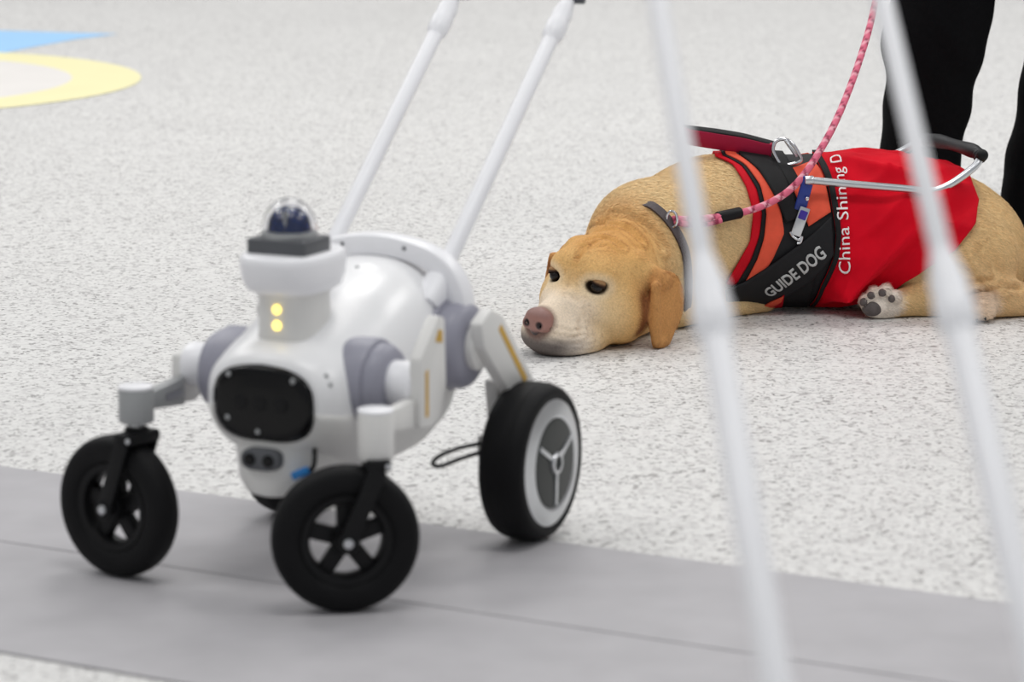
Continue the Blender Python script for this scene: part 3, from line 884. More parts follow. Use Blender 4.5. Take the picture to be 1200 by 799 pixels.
TAN = np.array(lin((231, 197, 142)))
def srgb(*c): return np.array(lin(c))
def dog_colour(V):
    q = (V - HE) @ HR.T / HS; f, s_, u = q[:, 0], q[:, 1], q[:, 2]; a_ = np.abs(s_)
    n = len(V); c = np.tile(TAN, (n, 1))
    nz = np.sin(V[:, 0] * 41 + 3 * np.sin(V[:, 2] * 37)) * np.sin(V[:, 1] * 47 + V[:, 2] * 29)
    c *= (1 + .07 * nz)[:, None]
    def mix(w_, col):
        nonlocal c
        c = c * (1 - w_[:, None]) + np.array(col) * w_[:, None]
    head = sst(-.24, -.12, f) * (np.abs(V[:, 0] - HE[0]) < .35)
    mix(sst(.62, .30, V[:, 0]) * .6, srgb(241, 214, 164))                       # neck and chest
    mix(head * .9, srgb(222, 176, 112))
    mix(head * sst(.02, .065, u) * sst(.03, -.04, f) * .75, srgb(208, 150, 82))   # crown
    mix(head * sst(.014, .0, a_) * sst(.0, .03, u) * sst(.03, .0, f) * .7, srgb(200, 146, 82))   # furrow
    mix(head * sst(-.05, .01, f) * sst(.03, -.02, u) * .75, srgb(232, 206, 164))  # face
    mix(head * sst(-.01, .05, f) * sst(.0, -.03, u) * .85, srgb(238, 222, 202))  # muzzle
    mix(head * sst(.02, .07, f) * sst(-.075, -.1, u) * .7, srgb(206, 196, 188))
    mix(head * sst(.05, .098, f) * sst(-.074, -.102, u) * .9, srgb(96, 88, 86))     # dark chin
    mix(head * sst(-.114, -.121, u) * sst(-.02, .02, f) * .7, srgb(84, 70, 66))    # lip line
    mix(head * sst(.045, .065, a_) * sst(-.03, -.055, f) * sst(-.10, -.06, u) * sst(.03, -.01, u) * .6, srgb(212, 162, 102))
    for k in (-1, 1):
        de = np.sqrt(((f - .004) / 1.0) ** 2 + (s_ - k * .0435) ** 2 + ((u + .002) * 1.3) ** 2)
        mix(head * sst(.040, .022, de) * .55, srgb(238, 218, 186))
        mix(head * sst(.0235, .0165, de) * sst(.012, .003, u) * .95, srgb(50, 34, 28))
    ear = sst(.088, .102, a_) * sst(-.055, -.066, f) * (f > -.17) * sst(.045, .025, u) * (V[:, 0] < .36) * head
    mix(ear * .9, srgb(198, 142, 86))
    ear_gap_shade = sst(.085, .098, a_) * sst(-.09, -.07, f) * sst(.113, .108, a_) * sst(.01, -.01, u) * head * sst(-.045, -.065, f)
    mix(ear_gap_shade * .8, srgb(120, 66, 40))  # shade of the ear-to-cheek gap painted into the coat, in inner-ear brown
    mix(head * sst(.036, .024, np.sqrt((f - .100) ** 2 + s_ ** 2 + (u + .066) ** 2)) * .9, srgb(112, 82, 76))
    # feet
    for px, py, y, r in ((1146, 363, 6.515, .05), (1028, 352, 6.55, .052)):
        p = np.array(at_y(px, py, y)); w_ = sst(r + .012, r - .012, np.linalg.norm(V - p, axis=1))
        mix(w_ * .95, srgb(240, 230, 218))
    hind = sst(1.0, 1.06, V[:, 0]); mix(hind * .5, srgb(200, 156, 102))
    flank = sst(.86, .93, V[:, 0]) * sst(.2, .05, V[:, 2]) * sst(6.66, 6.58, V[:, 1]); mix(flank * .5, srgb(228, 186, 138))
    return np.clip(c, 0, 1)
dog = tag(empty('dog', (.55, 6.68, 0)), 'golden labrador lying on the floor with its chin down wearing a red vest', 'dog')
def rel(V, o): return np.asarray(V, float) - np.array(o.location)
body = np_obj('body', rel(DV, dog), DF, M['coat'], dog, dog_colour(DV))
def part(o, mb, name, m, **k):
    mb.v = [tuple(Vector(q) - o.location) for q in mb.v]; return mb.build(name, m, o, **k)
# eyes
for q in (-1, 1):
    c = hp(.0025, q * .0432, -.0045)
    v, f_ = ball((0, 0, 0), (.0135, .0135, .0125), 24, 14)
    part(dog, MB().add(([Vector(c + HR.T @ np.array(p)) for p in v], f_)), 'eye', M['eye'])
    lv = []; lf = []; lc = []
    nu_, nv_ = 20, 8
    for i in range(nv_ + 1):
        for j in range(nu_ + 1):
            az = (j / nu_ - .5) * math.radians(200); side_ = math.sin(az)            # + towards the near side
            lo_e = math.radians(30) - math.radians(30) * side_ * q * .55 - math.radians(16) * (1 - math.cos(az))
            el = lo_e + (math.radians(88) - lo_e) * i / nv_
            r_ = (.0146, .0153, .0165, .018, .0192)[min(i, 4)]
            lv.append(Vector(c + HR.T @ np.array((r_ * math.cos(el) * math.cos(az), r_ * 1.15 * math.cos(el) * side_, r_ * .95 * math.sin(el)))))
            lc.append(srgb(40, 28, 24) if i < 2 else srgb(88, 64, 48) if i < 3 else srgb(158, 122, 86))
    for i in range(nv_):
        for j in range(nu_): lf.append((i * (nu_ + 1) + j, i * (nu_ + 1) + j + 1, (i + 1) * (nu_ + 1) + j + 1, (i + 1) * (nu_ + 1) + j))
    o_ = part(dog, MB().add((lv, lf)), 'eyelid', M['coat'], solid=.001)
    ca = o_.data.color_attributes.new('Col', 'FLOAT_COLOR', 'POINT'); ca.data.foreach_set('color', np.concatenate([np.array(lc), np.ones((len(lc), 1))], 1).astype(np.float32).ravel())
# nose leather
nf = Field(hp(.11, 0, -.068) - .055, hp(.11, 0, -.068) + .055, .0018)
nf.ell(hp(.103, 0, -.056), hr(.022, .026, .018), .01, HR)
nf.ell(hp(.106, 0, -.072), hr(.014, .012, .016), .008, HR)
for q in (-1, 1):
    nf.ell(hp(.106, q * .015, -.067), hr(.017, .013, .012), .006, HR)
    nf.ell(hp(.1255, q * .013, -.064), hr(.008, .0055, .006), .003, HR, op='sub')
    nf.cone(hp(.116, q * .016, -.068), hp(.102, q * .028, -.069), .0035, .002, .003, op='sub')
nf.cone(hp(.127, 0, -.062), hp(.118, 0, -.087), .0018, .0018, .003, op='sub')
nv, nfq = nf.mesh(); nv = relax(nv, nfq, 1, .4)
q = (nv - HE) @ HR.T / HS
cn = np.tile(srgb(160, 116, 106), (len(nv), 1))
wd = sst(.009, .004, np.sqrt((np.abs(q[:, 1]) - .013) ** 2 + (q[:, 2] + .065) ** 2)) * sst(.100, .108, q[:, 0])
cn = cn * (1 - wd[:, None]) + srgb(38, 26, 28) * wd[:, None]
wl = sst(-.073, -.083, q[:, 2]); cn = cn * (1 - wl[:, None]) + srgb(60, 50, 52) * wl[:, None]
wt = sst(-.056, -.045, q[:, 2]) * .5; cn = cn * (1 - wt[:, None]) + srgb(120, 86, 80) * wt[:, None]
np_obj('nose', rel(nv, dog), nfq, M['nose'], dog, cn)
# pads of the upturned hind paw and a claw
for (px, py, rx, rz) in ((1022, 362, .020, .015), (1012, 354, .008, .0085), (1021, 346, .0085, .008), (1034, 343, .0085, .008), (1045, 350, .007, .008)):
    part(dog, MB().add(ball(at_y(px, py, 6.540 if rx < .01 else 6.543), (rx, .008, rz), 18, 10)), 'paw_pad', M['pad'])
for px, py in ((1153, 371), (1143, 373)):
    a = at_y(px, py - 2, 6.506); b = a + Vector((.002, -.012, -.008))
    part(dog, MB().add(cyl(a, b, .0045, .0018, bev=.001, n=10)), 'claw', M['mblack'])

# ------------------------------------------------------------------ vest and harness laid on the trunk
tf = Field((.1, 6.4, -.01), (1.2, 7.0, .36), .006)
build_trunk(tf)
tf.cone((.40, 6.655, .185), (.27, 6.50, .168), .122, .110, .05)
tf.cone((.36, 6.62, .10), (.31, 6.5, .10), .09, .08, .04)
TV, TF = tf.mesh(); TV = relax(TV, TF, 2, .5)
TB = BVHTree.FromPolygons([Vector(q) for q in TV], [tuple(int(i) for i in q) for q in TF])
AY, AZ, RM = 6.71, .14, .15
def pix_xa(px, py):
    """where the sight line through a pixel meets the trunk, as (x, angle round the trunk, 0 on top, + near side)"""
    h = TB.ray_cast(Vector((0, 0, H)), ray(px, py).normalized())
    while h[0] is None and py > 280:
        py -= 1; h = TB.ray_cast(Vector((0, 0, H)), ray(px, py).normalized())
    if h[0] is None:
        q = at_y(px, py, AY); return (q.x, 0.0)
    return (h[0].x, math.atan2(-(h[0].y - AY), h[0].z - AZ))
def surf(x, a, off):
    dr = Vector((0, -math.sin(a), math.cos(a))); c = Vector((x, AY, AZ))
    h = TB.ray_cast(c + dr * .6, -dr)
    if h[0] is None: p, n_ = c + dr * .12, dr
    else: p, n_ = h[0], h[1]
    p = p + (n_ + dr).normalized() * min(off, .012) + dr * max(0, off - .012)
    if p.z < .004 + off * .3: p.z = .004 + off * .3
    return p
def resample(pts, n):
    pts = [np.array((p[0], p[1] * RM)) for p in pts]
    L_ = np.concatenate([[0], np.cumsum([np.linalg.norm(b - a) for a, b in zip(pts, pts[1:])])]); t = np.linspace(0, L_[-1], n); A = np.array(pts)
    return np.stack([np.interp(t, L_, A[:, 0]), np.interp(t, L_, A[:, 1]) / RM], 1)
def densify(pts, per=5):
    sm = smooth_path([Vector((p[0], p[1] * RM, 0)) for p in pts], per); return [(q.x, q.y / RM) for q in sm]
def over(pts):
    """carry a near-side edge across the back and down the far side"""
    pts = sorted(pts, key=lambda p: p[1]); pts = [p for p in pts if p[1] > .05]
    return [(x, -a) for x, a in pts[::-1]] + [(pts[0][0], 0.0)] + pts
def patch(A, B, n, m, off, fold=None):
    A = resample(A, n); B = resample(B, n); v = []; f = []
    for i in range(n):
        for j in range(m):
            t = j / (m - 1); x, a = A[i] * (1 - t) + B[i] * t
            o = off + (fold(x, a, t) if fold else 0)
            v.append(surf(x, a, o))
    for i in range(n - 1):
        for j in range(m - 1): f.append((i * m + j, i * m + j + 1, (i + 1) * m + j + 1, (i + 1) * m + j))
    return v, f
vest = tag(empty('dog_vest', (.6, 6.71, 0)), 'red guide dog vest with orange and black harness and a metal handle', 'dog vest')
def vpart(name, vf, m, parent=None, solid=.003, **k):
    v = [Vector(q) - vest.location for q in vf[0]]
    return obj(name, v, vf[1], m, parent or vest, angle=60, solid=solid, offset=0, **k)
PX = lambda L_: [pix_xa(*p) for p in L_]
cA = PX([(838, 186), (858, 195), (874, 221), (882, 250), (878, 283), (863, 309), (850, 331)])
cB = PX([(846, 186), (869, 198), (886, 224), (892, 250), (889, 276), (878, 305), (860, 333)])
cC = PX([(850, 186), (872, 197), (890, 221), (897, 250), (894, 279), (886, 302), (868, 333)])
cD = PX([(862, 186), (885, 201), (904, 227), (914, 250), (918, 273), (904, 302), (886, 326)])
cE = PX([(930, 196), (940, 222), (950, 250), (956, 275)])
cG0 = PX([(955, 190), (962, 203), (970, 222), (975, 248), (979, 275), (976, 300), (962, 330), (946, 358)])
cG = PX([(962, 190), (970, 203), (977, 222), (982, 248), (985, 275), (982, 300), (966, 332), (950, 362)])
cR = PX([(1138, 224), (1145, 238), (1142, 264), (1119, 293), (1087, 312), (1061, 326), (1015, 348), (958, 364)])
def edge_at(c, a):
    c = sorted([p for p in c if p[1] > .05], key=lambda p: p[1]); return float(np.interp(abs(a), [p[1] for p in c], [p[0] for p in c]))
def folds(x, a, t):
    t = min(1, max(0, t)); e = min(1, max(0, (t - .10) / .16)) * (.25 + .75 * math.sin(math.pi * t) ** .5)
    def ridge(ph): return (1 - math.sqrt(math.sin(ph) ** 2 + .004)) ** 2
    w1 = ridge(13 * x + 1.9 * a + .5 * math.sin(11 * x + 2.3 * a)); w2 = ridge(8.5 * x - 1.7 * a + .7 + .4 * math.sin(7 * a)); w3 = ridge(27 * x + 5.2 * a + math.sin(15 * x))
    side = min(1, abs(a) / .7)
    return max(0, .032 * w1 + .030 * w2 + .008 * w3) * (.12 + .88 * side) * e + .002
vpart('cape', patch(over(cG0), over(cR), 170, 120, .007, folds), M['red'])
vpart('red_trim', patch(over(cA), over(cB), 80, 5, .006), M['redtrim'])
vpart('piping', patch(over(cB), over(cC), 80, 4, .008), M['webbing'])
vpart('shoulder_base', patch(over(cC), over(cG0), 80, 26, .0055), M['panel'])
vpart('orange_band', patch(over(cC)[0:], over(cD), 80, 6, .0105), M['orange'])
# orange side panel between the straps, near and far
oA = PX([(919, 205), (927, 222), (936, 240), (947, 266)]); oB = PX([(952, 194), (962, 205), (968, 225), (973, 250)])
vpart('orange_panel', patch(densify(oA), densify(oB), 24, 14, .0105), M['orange'])
vpart('orange_panel', patch([(x, -a) for x, a in densify(oA)], [(x, -a) for x, a in densify(oB)], 24, 14, .0105), M['orange'])
# back edging of the panel
vpart('edging', patch(over(cG0), over(cG), 80, 3, .0135), M['webbing'])
# webbing straps
sA = PX([(866, 188), (888, 205), (906, 232), (920, 262)]); sB = PX([(893, 186), (912, 202), (926, 228), (936, 256)])
vpart('strap', patch(over(sA), over(sB), 60, 8, .0135), M['webbing'], solid=.004)
vpart('strap', patch(over(PX([(899, 188), (914, 205), (925, 224)])), over(PX([(918, 187), (926, 200), (936, 216)])), 40, 8, .012), M['webbing'], solid=.004)
# lettered chest panel
pT = PX([(848, 336), (868, 327), (878, 322), (900, 309), (920, 296), (948, 277), (973, 256)])
pB = PX([(850, 352), (866, 356), (884, 352), (905, 346), (925, 338), (952, 322), (976, 296)])
vpart('chest_panel', patch(densify(pT), densify(pB), 60, 16, .0145), M['panel'], solid=.004)
vpart('chest_panel', patch([(x, -a) for x, a in densify(pT)], [(x, -a) for x, a in densify(pB)], 60, 16, .0145), M['panel'], solid=.004)
# belly strap, orange and red tabs below the panel
vpart('belly_strap', patch(PX([(918, 330), (914, 348), (912, 365)]), PX([(955, 318), (950, 340), (945, 362)]), 16, 10, .0125), M['webbing'], solid=.004)
vpart('red_tab', patch(PX([(918, 338), (905, 345), (884, 352)]), PX([(915, 360), (905, 366), (886, 362)]), 16, 8, .0165), M['redtrim'])
vpart('orange_tab', patch(PX([(917, 339), (902, 345), (887, 352)]), PX([(915, 344), (902, 351), (888, 355)]), 16, 4, .0185), M['orange'])
vpart('chest_base', patch(PX([(850, 345), (880, 352), (920, 345), (950, 335)]), PX([(856, 358), (882, 362), (915, 365), (948, 364)]), 30, 8, .010), M['panel'])

def text_mesh(body_, bold=False):
    cu = bpy.data.curves.new('lettering', 'FONT'); cu.body = body_; cu.size = 1.0; cu.resolution_u = 3
    if bold: cu.offset = .025
    to = bpy.data.objects.new('lettering', cu); COL.objects.link(to)
    bpy.context.view_layer.update()
    me = bpy.data.meshes.new_from_object(to.evaluated_get(bpy.context.evaluated_depsgraph_get()))
    bpy.data.objects.remove(to)
    bm = bmesh.new(); bm.from_mesh(me); bmesh.ops.triangulate(bm, faces=bm.faces[:])
    bmesh.ops.subdivide_edges(bm, edges=[e for e in bm.edges if e.calc_length() > .25], cuts=2)
    return bm_vf(bm)
def letters(name, body_, p0, p1, height, off, m, bold=False, cloth=False):
    v, f = text_mesh(body_, bold)
    w_ = max(q.x for q in v)
    a = np.array((p0[0], p0[1] * RM)); b = np.array((p1[0], p1[1] * RM)); e = b - a; L_ = np.linalg.norm(e); e /= L_
    up = np.array((e[1], -e[0]))                                    # x runs to the tail, angle runs down: up is towards the back
    out = []
    for q in v:
        r = a + e * (q.x / w_ * L_) + up * (q.y * height / .73)
        a_ = r[1] / RM; o_ = off
        if cloth:
            g0_, r0_ = edge_at(cG0, a_), edge_at(cR, a_); o_ = .007 + folds(r[0], a_, (r[0] - g0_) / (r0_ - g0_)) + .0065
        out.append(surf(r[0], a_, o_))
    return vpart(name, (out, f), m, solid=.001)
letters('lettering', 'GUIDE DOG', pix_xa(901, 340), pix_xa(968, 297), .027, .0185, M['letter'], True)
letters('lettering', 'China Shining D', pix_xa(995, 315), (pix_xa(972, 196)[0] + .022, pix_xa(972, 196)[1] - .12), .024, .0155, M['wletter'], cloth=True)

# rigid handle of the harness
def wp(px, py, y): return at_y(px, py, y)
j0 = wp(946, 211, 6.555)
near = smooth_path([j0, wp(1000, 216, 6.56), wp(1060, 221, 6.57), wp(1090, 224, 6.575), wp(1112, 217, 6.58), wp(1140, 197, 6.60), wp(1149, 185, 6.615)], 6)
g0 = wp(1147, 180, 6.63); g1 = wp(1086, 164, 6.88)
far_ = smooth_path([g1, wp(1068, 171, 6.90), wp(1042, 184, 6.895), wp(1010, 196, 6.89), wp(960, 207, 6.87)], 6)
def vmb(name, mb, m, **k): 
    mb.v = [tuple(Vector(q) - vest.location) for q in mb.v]; return mb.build(name, m, vest, **k)
vmb('handle_tube', MB().add(tube(near, .0078, 14)), M['silver'])
vmb('handle_tube', MB().add(tube(far_, .0078, 14)), M['silver'])
gp = smooth_path([wp(1149, 186, 6.612), g0, wp(1138, 176, 6.66), wp(1112, 168, 6.78), wp(1092, 164, 6.86), g1], 5)
vmb('handle_grip', MB().add(tube(gp, [.0115 if i < 3 else .0135 + .0015 * math.sin(i * .8) for i in range(len(gp))], 16)), M['grip'])
vmb('grip_cap', MB().add(ball(wp(1151, 182, 6.61), .0125, 16, 10)), M['mblack'])
# blue buckle and steel clip
b0, b1 = wp(948, 207, 6.552), wp(937, 247, 6.558)
vmb('buckle', MB().add(bar(b0, b1, .024, .007, (1, 0, .15), .003)), M['navy'])
vmb('rivet', MB().add(ball(wp(946, 233, 6.546), (.0045, .003, .0045), 14, 8)), M['steel'])
c0, c1 = wp(944, 243, 6.548), wp(932, 276, 6.545)
vmb('clip', MB().add(bar(c0, c1, .021, .005, (1, 0, .35), .002)), M['silver'])
vmb('clip_button', MB().add(bar(wp(943, 247, 6.545), wp(939, 257, 6.544), .016, .005, (1, 0, .35), .002)), M['purple'])
vmb('clip_hook', MB().add(tube(smooth_path([wp(926, 272, 6.545), wp(929, 277, 6.543), wp(936, 281, 6.542), wp(940, 277, 6.543), wp(938, 284, 6.542), wp(934, 285, 6.542)], 5), .0028, 10)), M['steel'])
vmb('ring', MB().add(cyl(j0 + Vector((-.006, -.004, 0)), j0 + Vector((.012, -.002, 0)), .0095, n=20)), M['silver'])

# ------------------------------------------------------------------ padded short lead with carabiner
sl = tag(empty('short_lead', tuple(wp(860, 175, 6.66))), 'short magenta and black padded lead with steel carabiner on the vest', 'lead')
def rpart(o, name, vf, m, **k): return obj(name, [Vector(q) - o.location for q in vf[0]], vf[1], m, o, **k)
pth = smooth_path([wp(797, 158, 6.66), wp(815, 161, 6.65), wp(840, 165, 6.65), wp(870, 170, 6.655), wp(895, 176, 6.66), wp(904, 177, 6.66)], 6)
pad = rpart(sl, 'pad', sweep(pth, rrect(.0175, .007, .6), (0, -.25, 1)), M['magenta'])
pth2 = smooth_path([wp(797, 151, 6.664), wp(815, 153, 6.654), wp(840, 156, 6.654), wp(870, 161, 6.659), wp(897, 168, 6.664), wp(908, 171, 6.664)], 6)
rpart(sl, 'top_strap', sweep(pth2, rrect(.0065, .012, .5), (0, -.25, 1)), M['webbing'])
kp = [wp(909, 166, 6.645), wp(918, 163, 6.643), wp(928, 168, 6.64), wp(936, 180, 6.637), (wp(939, 187, 6.635)), wp(934, 191, 6.635), wp(917, 194, 6.636), wp(912, 189, 6.638), wp(906, 176, 6.642)]
rpart(sl, 'carabiner', tube(smooth_path(kp, 6, True), .0038, 10, True), M['steel'])
rpart(sl, 'gate', cyl(wp(920, 164, 6.638), wp(934, 184, 6.634), .0032, n=10), M['silver'])

# ------------------------------------------------------------------ collar
DB = BVHTree.FromPolygons([Vector(q) for q in DV], [tuple(int(i) for i in q) for q in DF])
def dog_hit(px, py):
    h = DB.ray_cast(Vector((0, 0, H)), ray(px, py).normalized()); return h[0], h[1]
cl = tag(empty('dog_collar', tuple(dog_hit(800, 270)[0])), 'narrow grey strap collar with steel ring around the dog neck', 'collar')
n0 = Vector((.27, 6.50, .165)); ax_ = (Vector((.40, 6.655, .185)) - Vector(hp(-.12, 0, -.012))).normalized()
p1, p2, p3 = (dog_hit(757, 238)[0], dog_hit(793, 275)[0], dog_hit(806, 362)[0])
nd = (p2 - p1).cross(p3 - p2).normalized()
if nd.x < 0: nd = -nd
cc_ = n0 + ax_ * ((p2 - n0).dot(nd) / ax_.dot(nd))
e1 = Vector((0, 0, 1)); e1 = (e1 - nd * e1.dot(nd)).normalized(); e2 = nd.cross(e1)
hit0 = dog_hit(787, 258)[0]
aa = [math.atan2((p - cc_).dot(e2), (p - cc_).dot(e1)) for p in (p1, p3)]
ringp = []
for i in range(72):
    a = -math.pi + 2 * math.pi * i / 72; dr = e1 * math.cos(a) + e2 * math.sin(a)
    h2 = DB.ray_cast(cc_, dr)
    r_ = min((h2[0] - cc_).length if h2[0] is not None else .12, .16)
    seen = min(aa) - .02 < a < max(aa) + .3
    p = cc_ + dr * (r_ + (.003 if seen else -.012))
    if p.z < .006: p.z = .006
    ringp.append(p)
for _ in range(3): ringp = [(ringp[i - 1] + ringp[i] * 2 + ringp[(i + 1) % 72]) / 4 for i in range(72)]
v = []; f = []
for i in range(72):
    dr = (ringp[i] - cc_).normalized()
    for u_, w_ in ((-.010, .0), (-.010, .004), (.010, .004), (.010, .0)): v.append(ringp[i] + nd * u_ + dr * w_)
for i in range(72):
    j = (i + 1) % 72
    for k in range(4): f.append((i * 4 + k, i * 4 + (k + 1) % 4, j * 4 + (k + 1) % 4, j * 4 + k))
rpart(cl, 'strap', (v, f), M['strap'])
rc = hit0 + Vector((0, -.014, .004))
rp_ = [rc + Vector((.010 * math.cos(t), -.004 * math.cos(t), .016 * math.sin(t))) for t in [2 * math.pi * i / 20 for i in range(20)]]
rpart(cl, 'ring', tube(rp_, .0026, 8, True), M['steel'])

# ------------------------------------------------------------------ pink rope leash
ls = tag(empty('leash', tuple(wp(852, 253, 6.47))), 'pink braided rope leash running from the dog collar up past the black trousers', 'leash')
Ly = [(789, 257, 6.455), (815, 257, 6.455), (850, 253, 6.475), (880, 246, 6.51), (905, 236, 6.53), (925, 223, 6.545), (942, 205, 6.56), (960, 178, 6.60), (978, 145, 6.66), (995, 105, 6.74), (1010, 62, 6.83), (1022, 20, 6.92), (1032, -30, 7.0), (1040, -85, 7.06)]
def clear(px, py, y, gap=.011):
    """stay in front of the dog's coat along this sight line"""
    h = dog_hit(px, py)[0]
    return wp(px, py, min(y, h.y - gap) if h is not None and px < 900 else y)
lp_ = smooth_path([clear(*q) for q in Ly], 16)
# braid: a round core whose surface carries two strands of colour
V_, F_ = tube(lp_, .0072, 12)
tot = 0.0; acc = [0.0]
for a, b in zip(lp_, lp_[1:]): tot += (b - a).length; acc.append(tot)
cols = []
pink, dark, pale = srgb(226, 108, 136), srgb(150, 40, 74), srgb(240, 168, 182)
for i in range(len(lp_)):
    for k in range(12):
        ph = acc[i] * 2 * math.pi / .034 + k * 2 * math.pi / 12
        g = math.sin(ph); g2 = math.sin(-acc[i] * 2 * math.pi / .034 + k * 2 * math.pi / 12)
        cols.append(dark if g > .78 else (pale if g2 > .6 else pink))
# finer rings so the braid shows
me_o = rpart(ls, 'rope', (V_, F_), M['rope'], angle=0)
ca = me_o.data.color_attributes.new('Col', 'FLOAT_COLOR', 'POINT'); ca.data.foreach_set('color', np.concatenate([np.array(cols), np.ones((len(cols), 1))], 1).astype(np.float32).ravel())
rpart(ls, 'slider', cyl(clear(840, 255, 6.467, .013), clear(868, 249, 6.497, .013), .0115, bev=.003, n=20), M['mblack'])
tw = smooth_path([clear(845, 258, 6.46), clear(828, 262, 6.45), clear(808, 263, 6.448), clear(790, 260, 6.45)], 8)
t2 = rpart(ls, 'rope_tail', tube(tw, .006, 10), M['rope'], angle=0)
ca = t2.data.color_attributes.new('Col', 'FLOAT_COLOR', 'POINT'); nn_ = len(t2.data.vertices)
ca.data.foreach_set('color', np.concatenate([np.array([dark if (i // 30) % 2 else pink for i in range(nn_)]), np.ones((nn_, 1))], 1).astype(np.float32).ravel())

# ------------------------------------------------------------------ short coat of the dog
tri_a = np.concatenate([DF[:, [0, 1, 2]], DF[:, [0, 2, 3]]])
ar = np.linalg.norm(np.cross(DV[tri_a[:, 1]] - DV[tri_a[:, 0]], DV[tri_a[:, 2]] - DV[tri_a[:, 0]]), axis=1)
NB = 300000
ti = RNG.choice(len(tri_a), NB, p=ar / ar.sum())
r1 = np.sqrt(RNG.random(NB)); r2 = RNG.random(NB)
wts = np.stack([1 - r1, r1 * (1 - r2), r1 * r2], 1)[:, :, None]
DN = vnormals(DV, DF)
bp0 = (DV[tri_a[ti]] * wts).sum(1); bn = (DN[tri_a[ti]] * wts).sum(1); bn /= np.linalg.norm(bn, axis=1, keepdims=True)
ang = np.arctan2(-(bp0[:, 1] - AY), bp0[:, 2] - AZ)
def edge_x(c):
    c = sorted([p for p in c if p[1] > .05], key=lambda p: p[1]); return np.interp(np.abs(ang), [p[1] for p in c], [p[0] for p in c])
covered = (bp0[:, 0] > edge_x(cA) + .004) & (bp0[:, 0] < edge_x(cR) - .004) & (np.abs(ang) < 1.95) & (bp0[:, 1] > 6.5)
low_v = (bp0[:, 0] > .45) & (bp0[:, 0] < .66) & (np.abs(ang) < 2.3) & (bp0[:, 1] > 6.56)
qh = (bp0 - HE) @ HR.T / HS
hw = sst(-.2, -.12, qh[:, 0])
eyed = np.min([np.linalg.norm(qh - np.array((.006, k * .0435, -.003)), axis=1) for k in (-1, 1)], axis=0)
nosed = np.linalg.norm(qh - np.array((.108, 0, -.064)), axis=1)
padd = np.linalg.norm(bp0 - np.array(at_y(1022, 358, 6.55)), axis=1)
keep = ~covered & ~low_v & (bp0[:, 2] > .006) & (bn[:, 2] > -.75) & (eyed > .0175) & (nosed > .026) & (padd > .024) & (bp0[:, 1] < 6.85)
bp0, bn, qh, hw, eyed, nosed = bp0[keep], bn[keep], qh[keep], hw[keep], eyed[keep], nosed[keep]
m_ = len(bp0)
flow = np.tile(np.array((1.0, .1, -.45)), (m_, 1)) * (1 - hw)[:, None] + (-hf[None] * 1.0 + np.array((0, 0, -.55))[None]) * hw[:, None]
isear = (np.abs(qh[:, 1]) > .092) & (qh[:, 0] < -.06) & (hw > .3)
flow[isear] = np.array((0, 0, -1.0)) - hf * .25
flow += RNG.normal(0, .22, (m_, 3))
flow -= bn * (flow * bn).sum(1, keepdims=True); flow /= np.linalg.norm(flow, axis=1, keepdims=True) + 1e-9
lift = np.where(hw > .5, .16, .24)[:, None] * (1 + RNG.normal(0, .3, (m_, 1)))
dirv = flow + bn * lift; dirv /= np.linalg.norm(dirv, axis=1, keepdims=True)
ln = (.012 * (1 - hw) + .0085 * hw) * (.7 + .6 * RNG.random(m_))
ln *= np.clip((nosed - .02) / .06, .4, 1) * np.where(hw > .5, np.clip((eyed - .01) / .03, .4, 1), 1)
side_v = np.cross(dirv, bn); side_v /= np.linalg.norm(side_v, axis=1, keepdims=True) + 1e-9
wd_ = (.00045 + .0003 * RNG.random(m_))[:, None]
base_ = bp0 - bn * .0008
mid_ = base_ + dirv * (ln * .55)[:, None]
tip_ = base_ + dirv * ln[:, None] - bn * (ln * .16)[:, None]
FV = np.stack([base_ - side_v * wd_, base_ + side_v * wd_, mid_ + side_v * wd_ * .8, tip_, mid_ - side_v * wd_ * .8], 1).reshape(-1, 3)
FV[:, 2] = np.maximum(FV[:, 2], .001)
k0 = np.arange(m_)[:, None] * 5
FT = np.concatenate([k0 + np.array([[0, 1, 2]]), k0 + np.array([[0, 2, 4]]), k0 + np.array([[4, 2, 3]])])
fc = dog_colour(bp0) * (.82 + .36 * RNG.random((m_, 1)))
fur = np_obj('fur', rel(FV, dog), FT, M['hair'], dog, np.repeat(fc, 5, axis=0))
fur['kind'] = 'stuff'

# ------------------------------------------------------------------ person standing behind the dog
pf = Field((.5, 6.85, 0.0), (1.6, 7.75, 1.82), .011)
legs = (((.885, 7.26, .03), (.893, 7.26, .2), (.925, 7.27, .50), (.995, 7.31, .86), (.082, .084, .106, .122)),
        ((1.168, 7.36, .03), (1.185, 7.36, .2), (1.252, 7.37, .50), (1.20, 7.35, .86), (.082, .084, .104, .122)))
for a, b, c, e, rr in legs:
    pf.cone(a, b, rr[0], rr[1], .02); pf.cone(b, c, rr[1], rr[2], .03); pf.cone(c, e, rr[2], rr[3], .04)
pf.ell((1.09, 7.335, .94), (.195, .15, .15), .05)
pf.ell((1.085, 7.34, 1.14), (.175, .125, .2), .06)
pf.ell((1.08, 7.34, 1.33), (.20, .13, .15), .05)
pf.cone((1.075, 7.335, 1.44), (1.07, 7.32, 1.54), .06, .055, .03)
pf.ell((1.06, 7.30, 1.645), (.077, .098, .118), .03)
pf.ell((1.052, 7.215, 1.60), (.045, .03, .05), .03)
pf.cone((1.05, 7.20, 1.645), (1.048, 7.185, 1.615), .012, .016, .012)
for q in (-1, 1): pf.ell((1.06 + q * .078, 7.31, 1.635), (.012, .022, .032), .01)
for q in (-1, 1): pf.ell((1.05 + q * .032, 7.208, 1.652), (.016, .01, .009), .008, op='sub')
hand = Vector(lp_[-1])
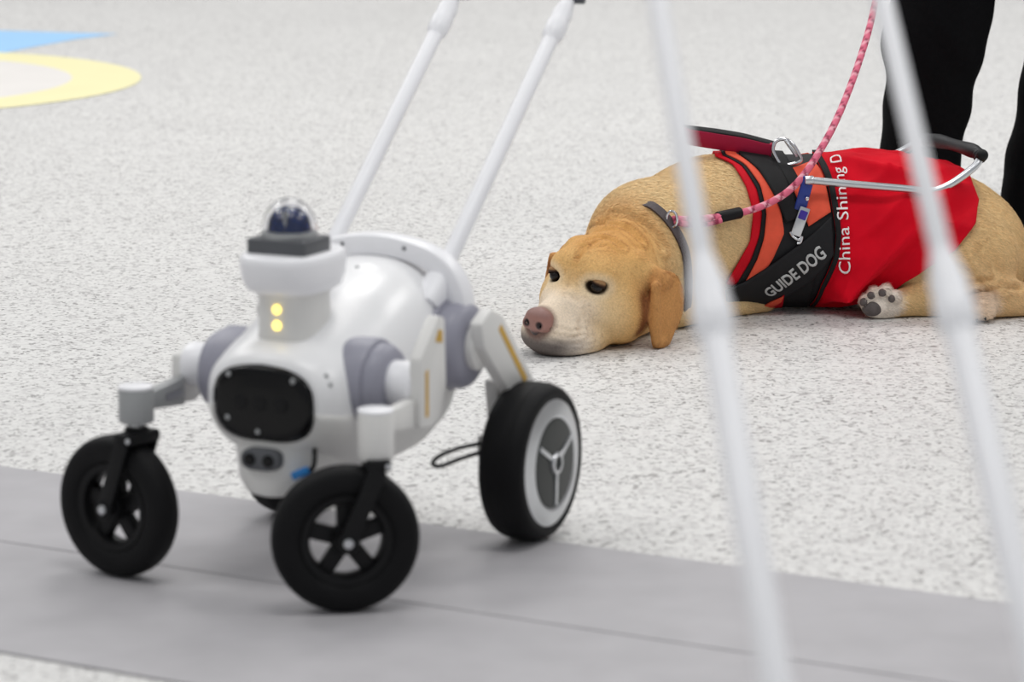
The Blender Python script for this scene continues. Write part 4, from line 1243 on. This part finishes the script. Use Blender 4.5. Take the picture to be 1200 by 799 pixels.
pf.cone((.90, 7.34, 1.40), (.845, 7.30, 1.13), .068, .052, .04); pf.cone((.845, 7.30, 1.13), hand + Vector((.02, .05, .11)), .050, .036, .02)
pf.cone(hand + Vector((.02, .05, .11)), hand + Vector((.012, .022, .03)), .030, .030, .02)
for k, (dz, ln_) in enumerate(((.03, 1.0), (.008, 1.1), (-.014, 1.02), (-.034, .85))):
    b0_ = hand + Vector((.014, .012, dz)); b1_ = b0_ + Vector((-.012, -.034, -.004)) * ln_; b2_ = b1_ + Vector((-.026, .006, -.004)) * ln_; b3_ = b2_ + Vector((-.004, .026, 0)) * ln_
    pf.cone(b0_, b1_, .0105, .0095, .006); pf.cone(b1_, b2_, .0095, .009, .004); pf.cone(b2_, b3_, .009, .008, .004)
pf.cone(hand + Vector((.012, .03, .045)), hand + Vector((-.022, .006, .05)), .012, .0105, .008); pf.cone(hand + Vector((-.022, .006, .05)), hand + Vector((-.034, -.018, .036)), .0105, .009, .006)
pf.cone((1.26, 7.35, 1.40), (1.32, 7.37, 1.12), .068, .052, .04); pf.cone((1.32, 7.37, 1.12), (1.33, 7.32, .86), .050, .036, .02)
pf.cone((1.33, 7.32, .86), (1.33, 7.30, .79), .03, .03, .02)
for k in range(4): pf.cone((1.33, 7.27 + .02 * k, .78), (1.326, 7.262 + .02 * k, .715 + .006 * abs(k - 1.5)), .0105, .009, .004)
pf.cone((1.33, 7.275, .81), (1.32, 7.245, .765), .012, .01, .006)
PV, PF = pf.mesh(); PV = relax(PV, PF, 1, .4)
# soft cloth creases on the trousers
pn = vnormals(PV, PF); tz = PV[:, 2]
cr = .004 * np.sin(tz * 46 + 5 * np.sin(PV[:, 0] * 14)) * np.sin(PV[:, 0] * 23 + tz * 11) * (tz < .9)
PV = PV + pn * cr[:, None]; PV[:, 2] = np.maximum(PV[:, 2], .012)
pc = np.tile(srgb(13, 13, 15), (len(PV), 1))
skin = (tz > 1.50) | (np.linalg.norm(PV - np.array(hand), axis=1) < .10) | ((PV[:, 0] > 1.27) & (tz < .845) & (tz > .68) & (PV[:, 0] > 1.28))
skin &= ~((tz < .9) & (PV[:, 0] > .9) & (PV[:, 0] < 1.28))
pc[skin] = srgb(206, 160, 134)
hair_ = (tz > 1.52) & ((tz > 1.70) | (PV[:, 1] > 7.33)) & ~(tz < 1.56)
pc[hair_] = srgb(24, 20, 18)
person = tag(empty('person', (1.05, 7.31, 0)), 'person in loose black trousers standing behind the dog', 'person')
np_obj('body', rel(PV, person), PF, M['person'], person, pc)
for cx, cy in ((.885, 7.235), (1.168, 7.335)):
    sf = Field((cx - .12, cy - .25, -.01), (cx + .12, cy + .16, .14), .008)
    sf.cone((cx, cy + .06, .05), (cx - .005, cy - .13, .035), .045, .042, .02); sf.ell((cx, cy + .04, .07), (.05, .07, .05), .02)
    sf.floor(.001)
    sv, sq = sf.mesh(); sv = relax(sv, sq, 1, .4)
    np_obj('shoe', rel(sv, person), sq, M['mblack'], person)
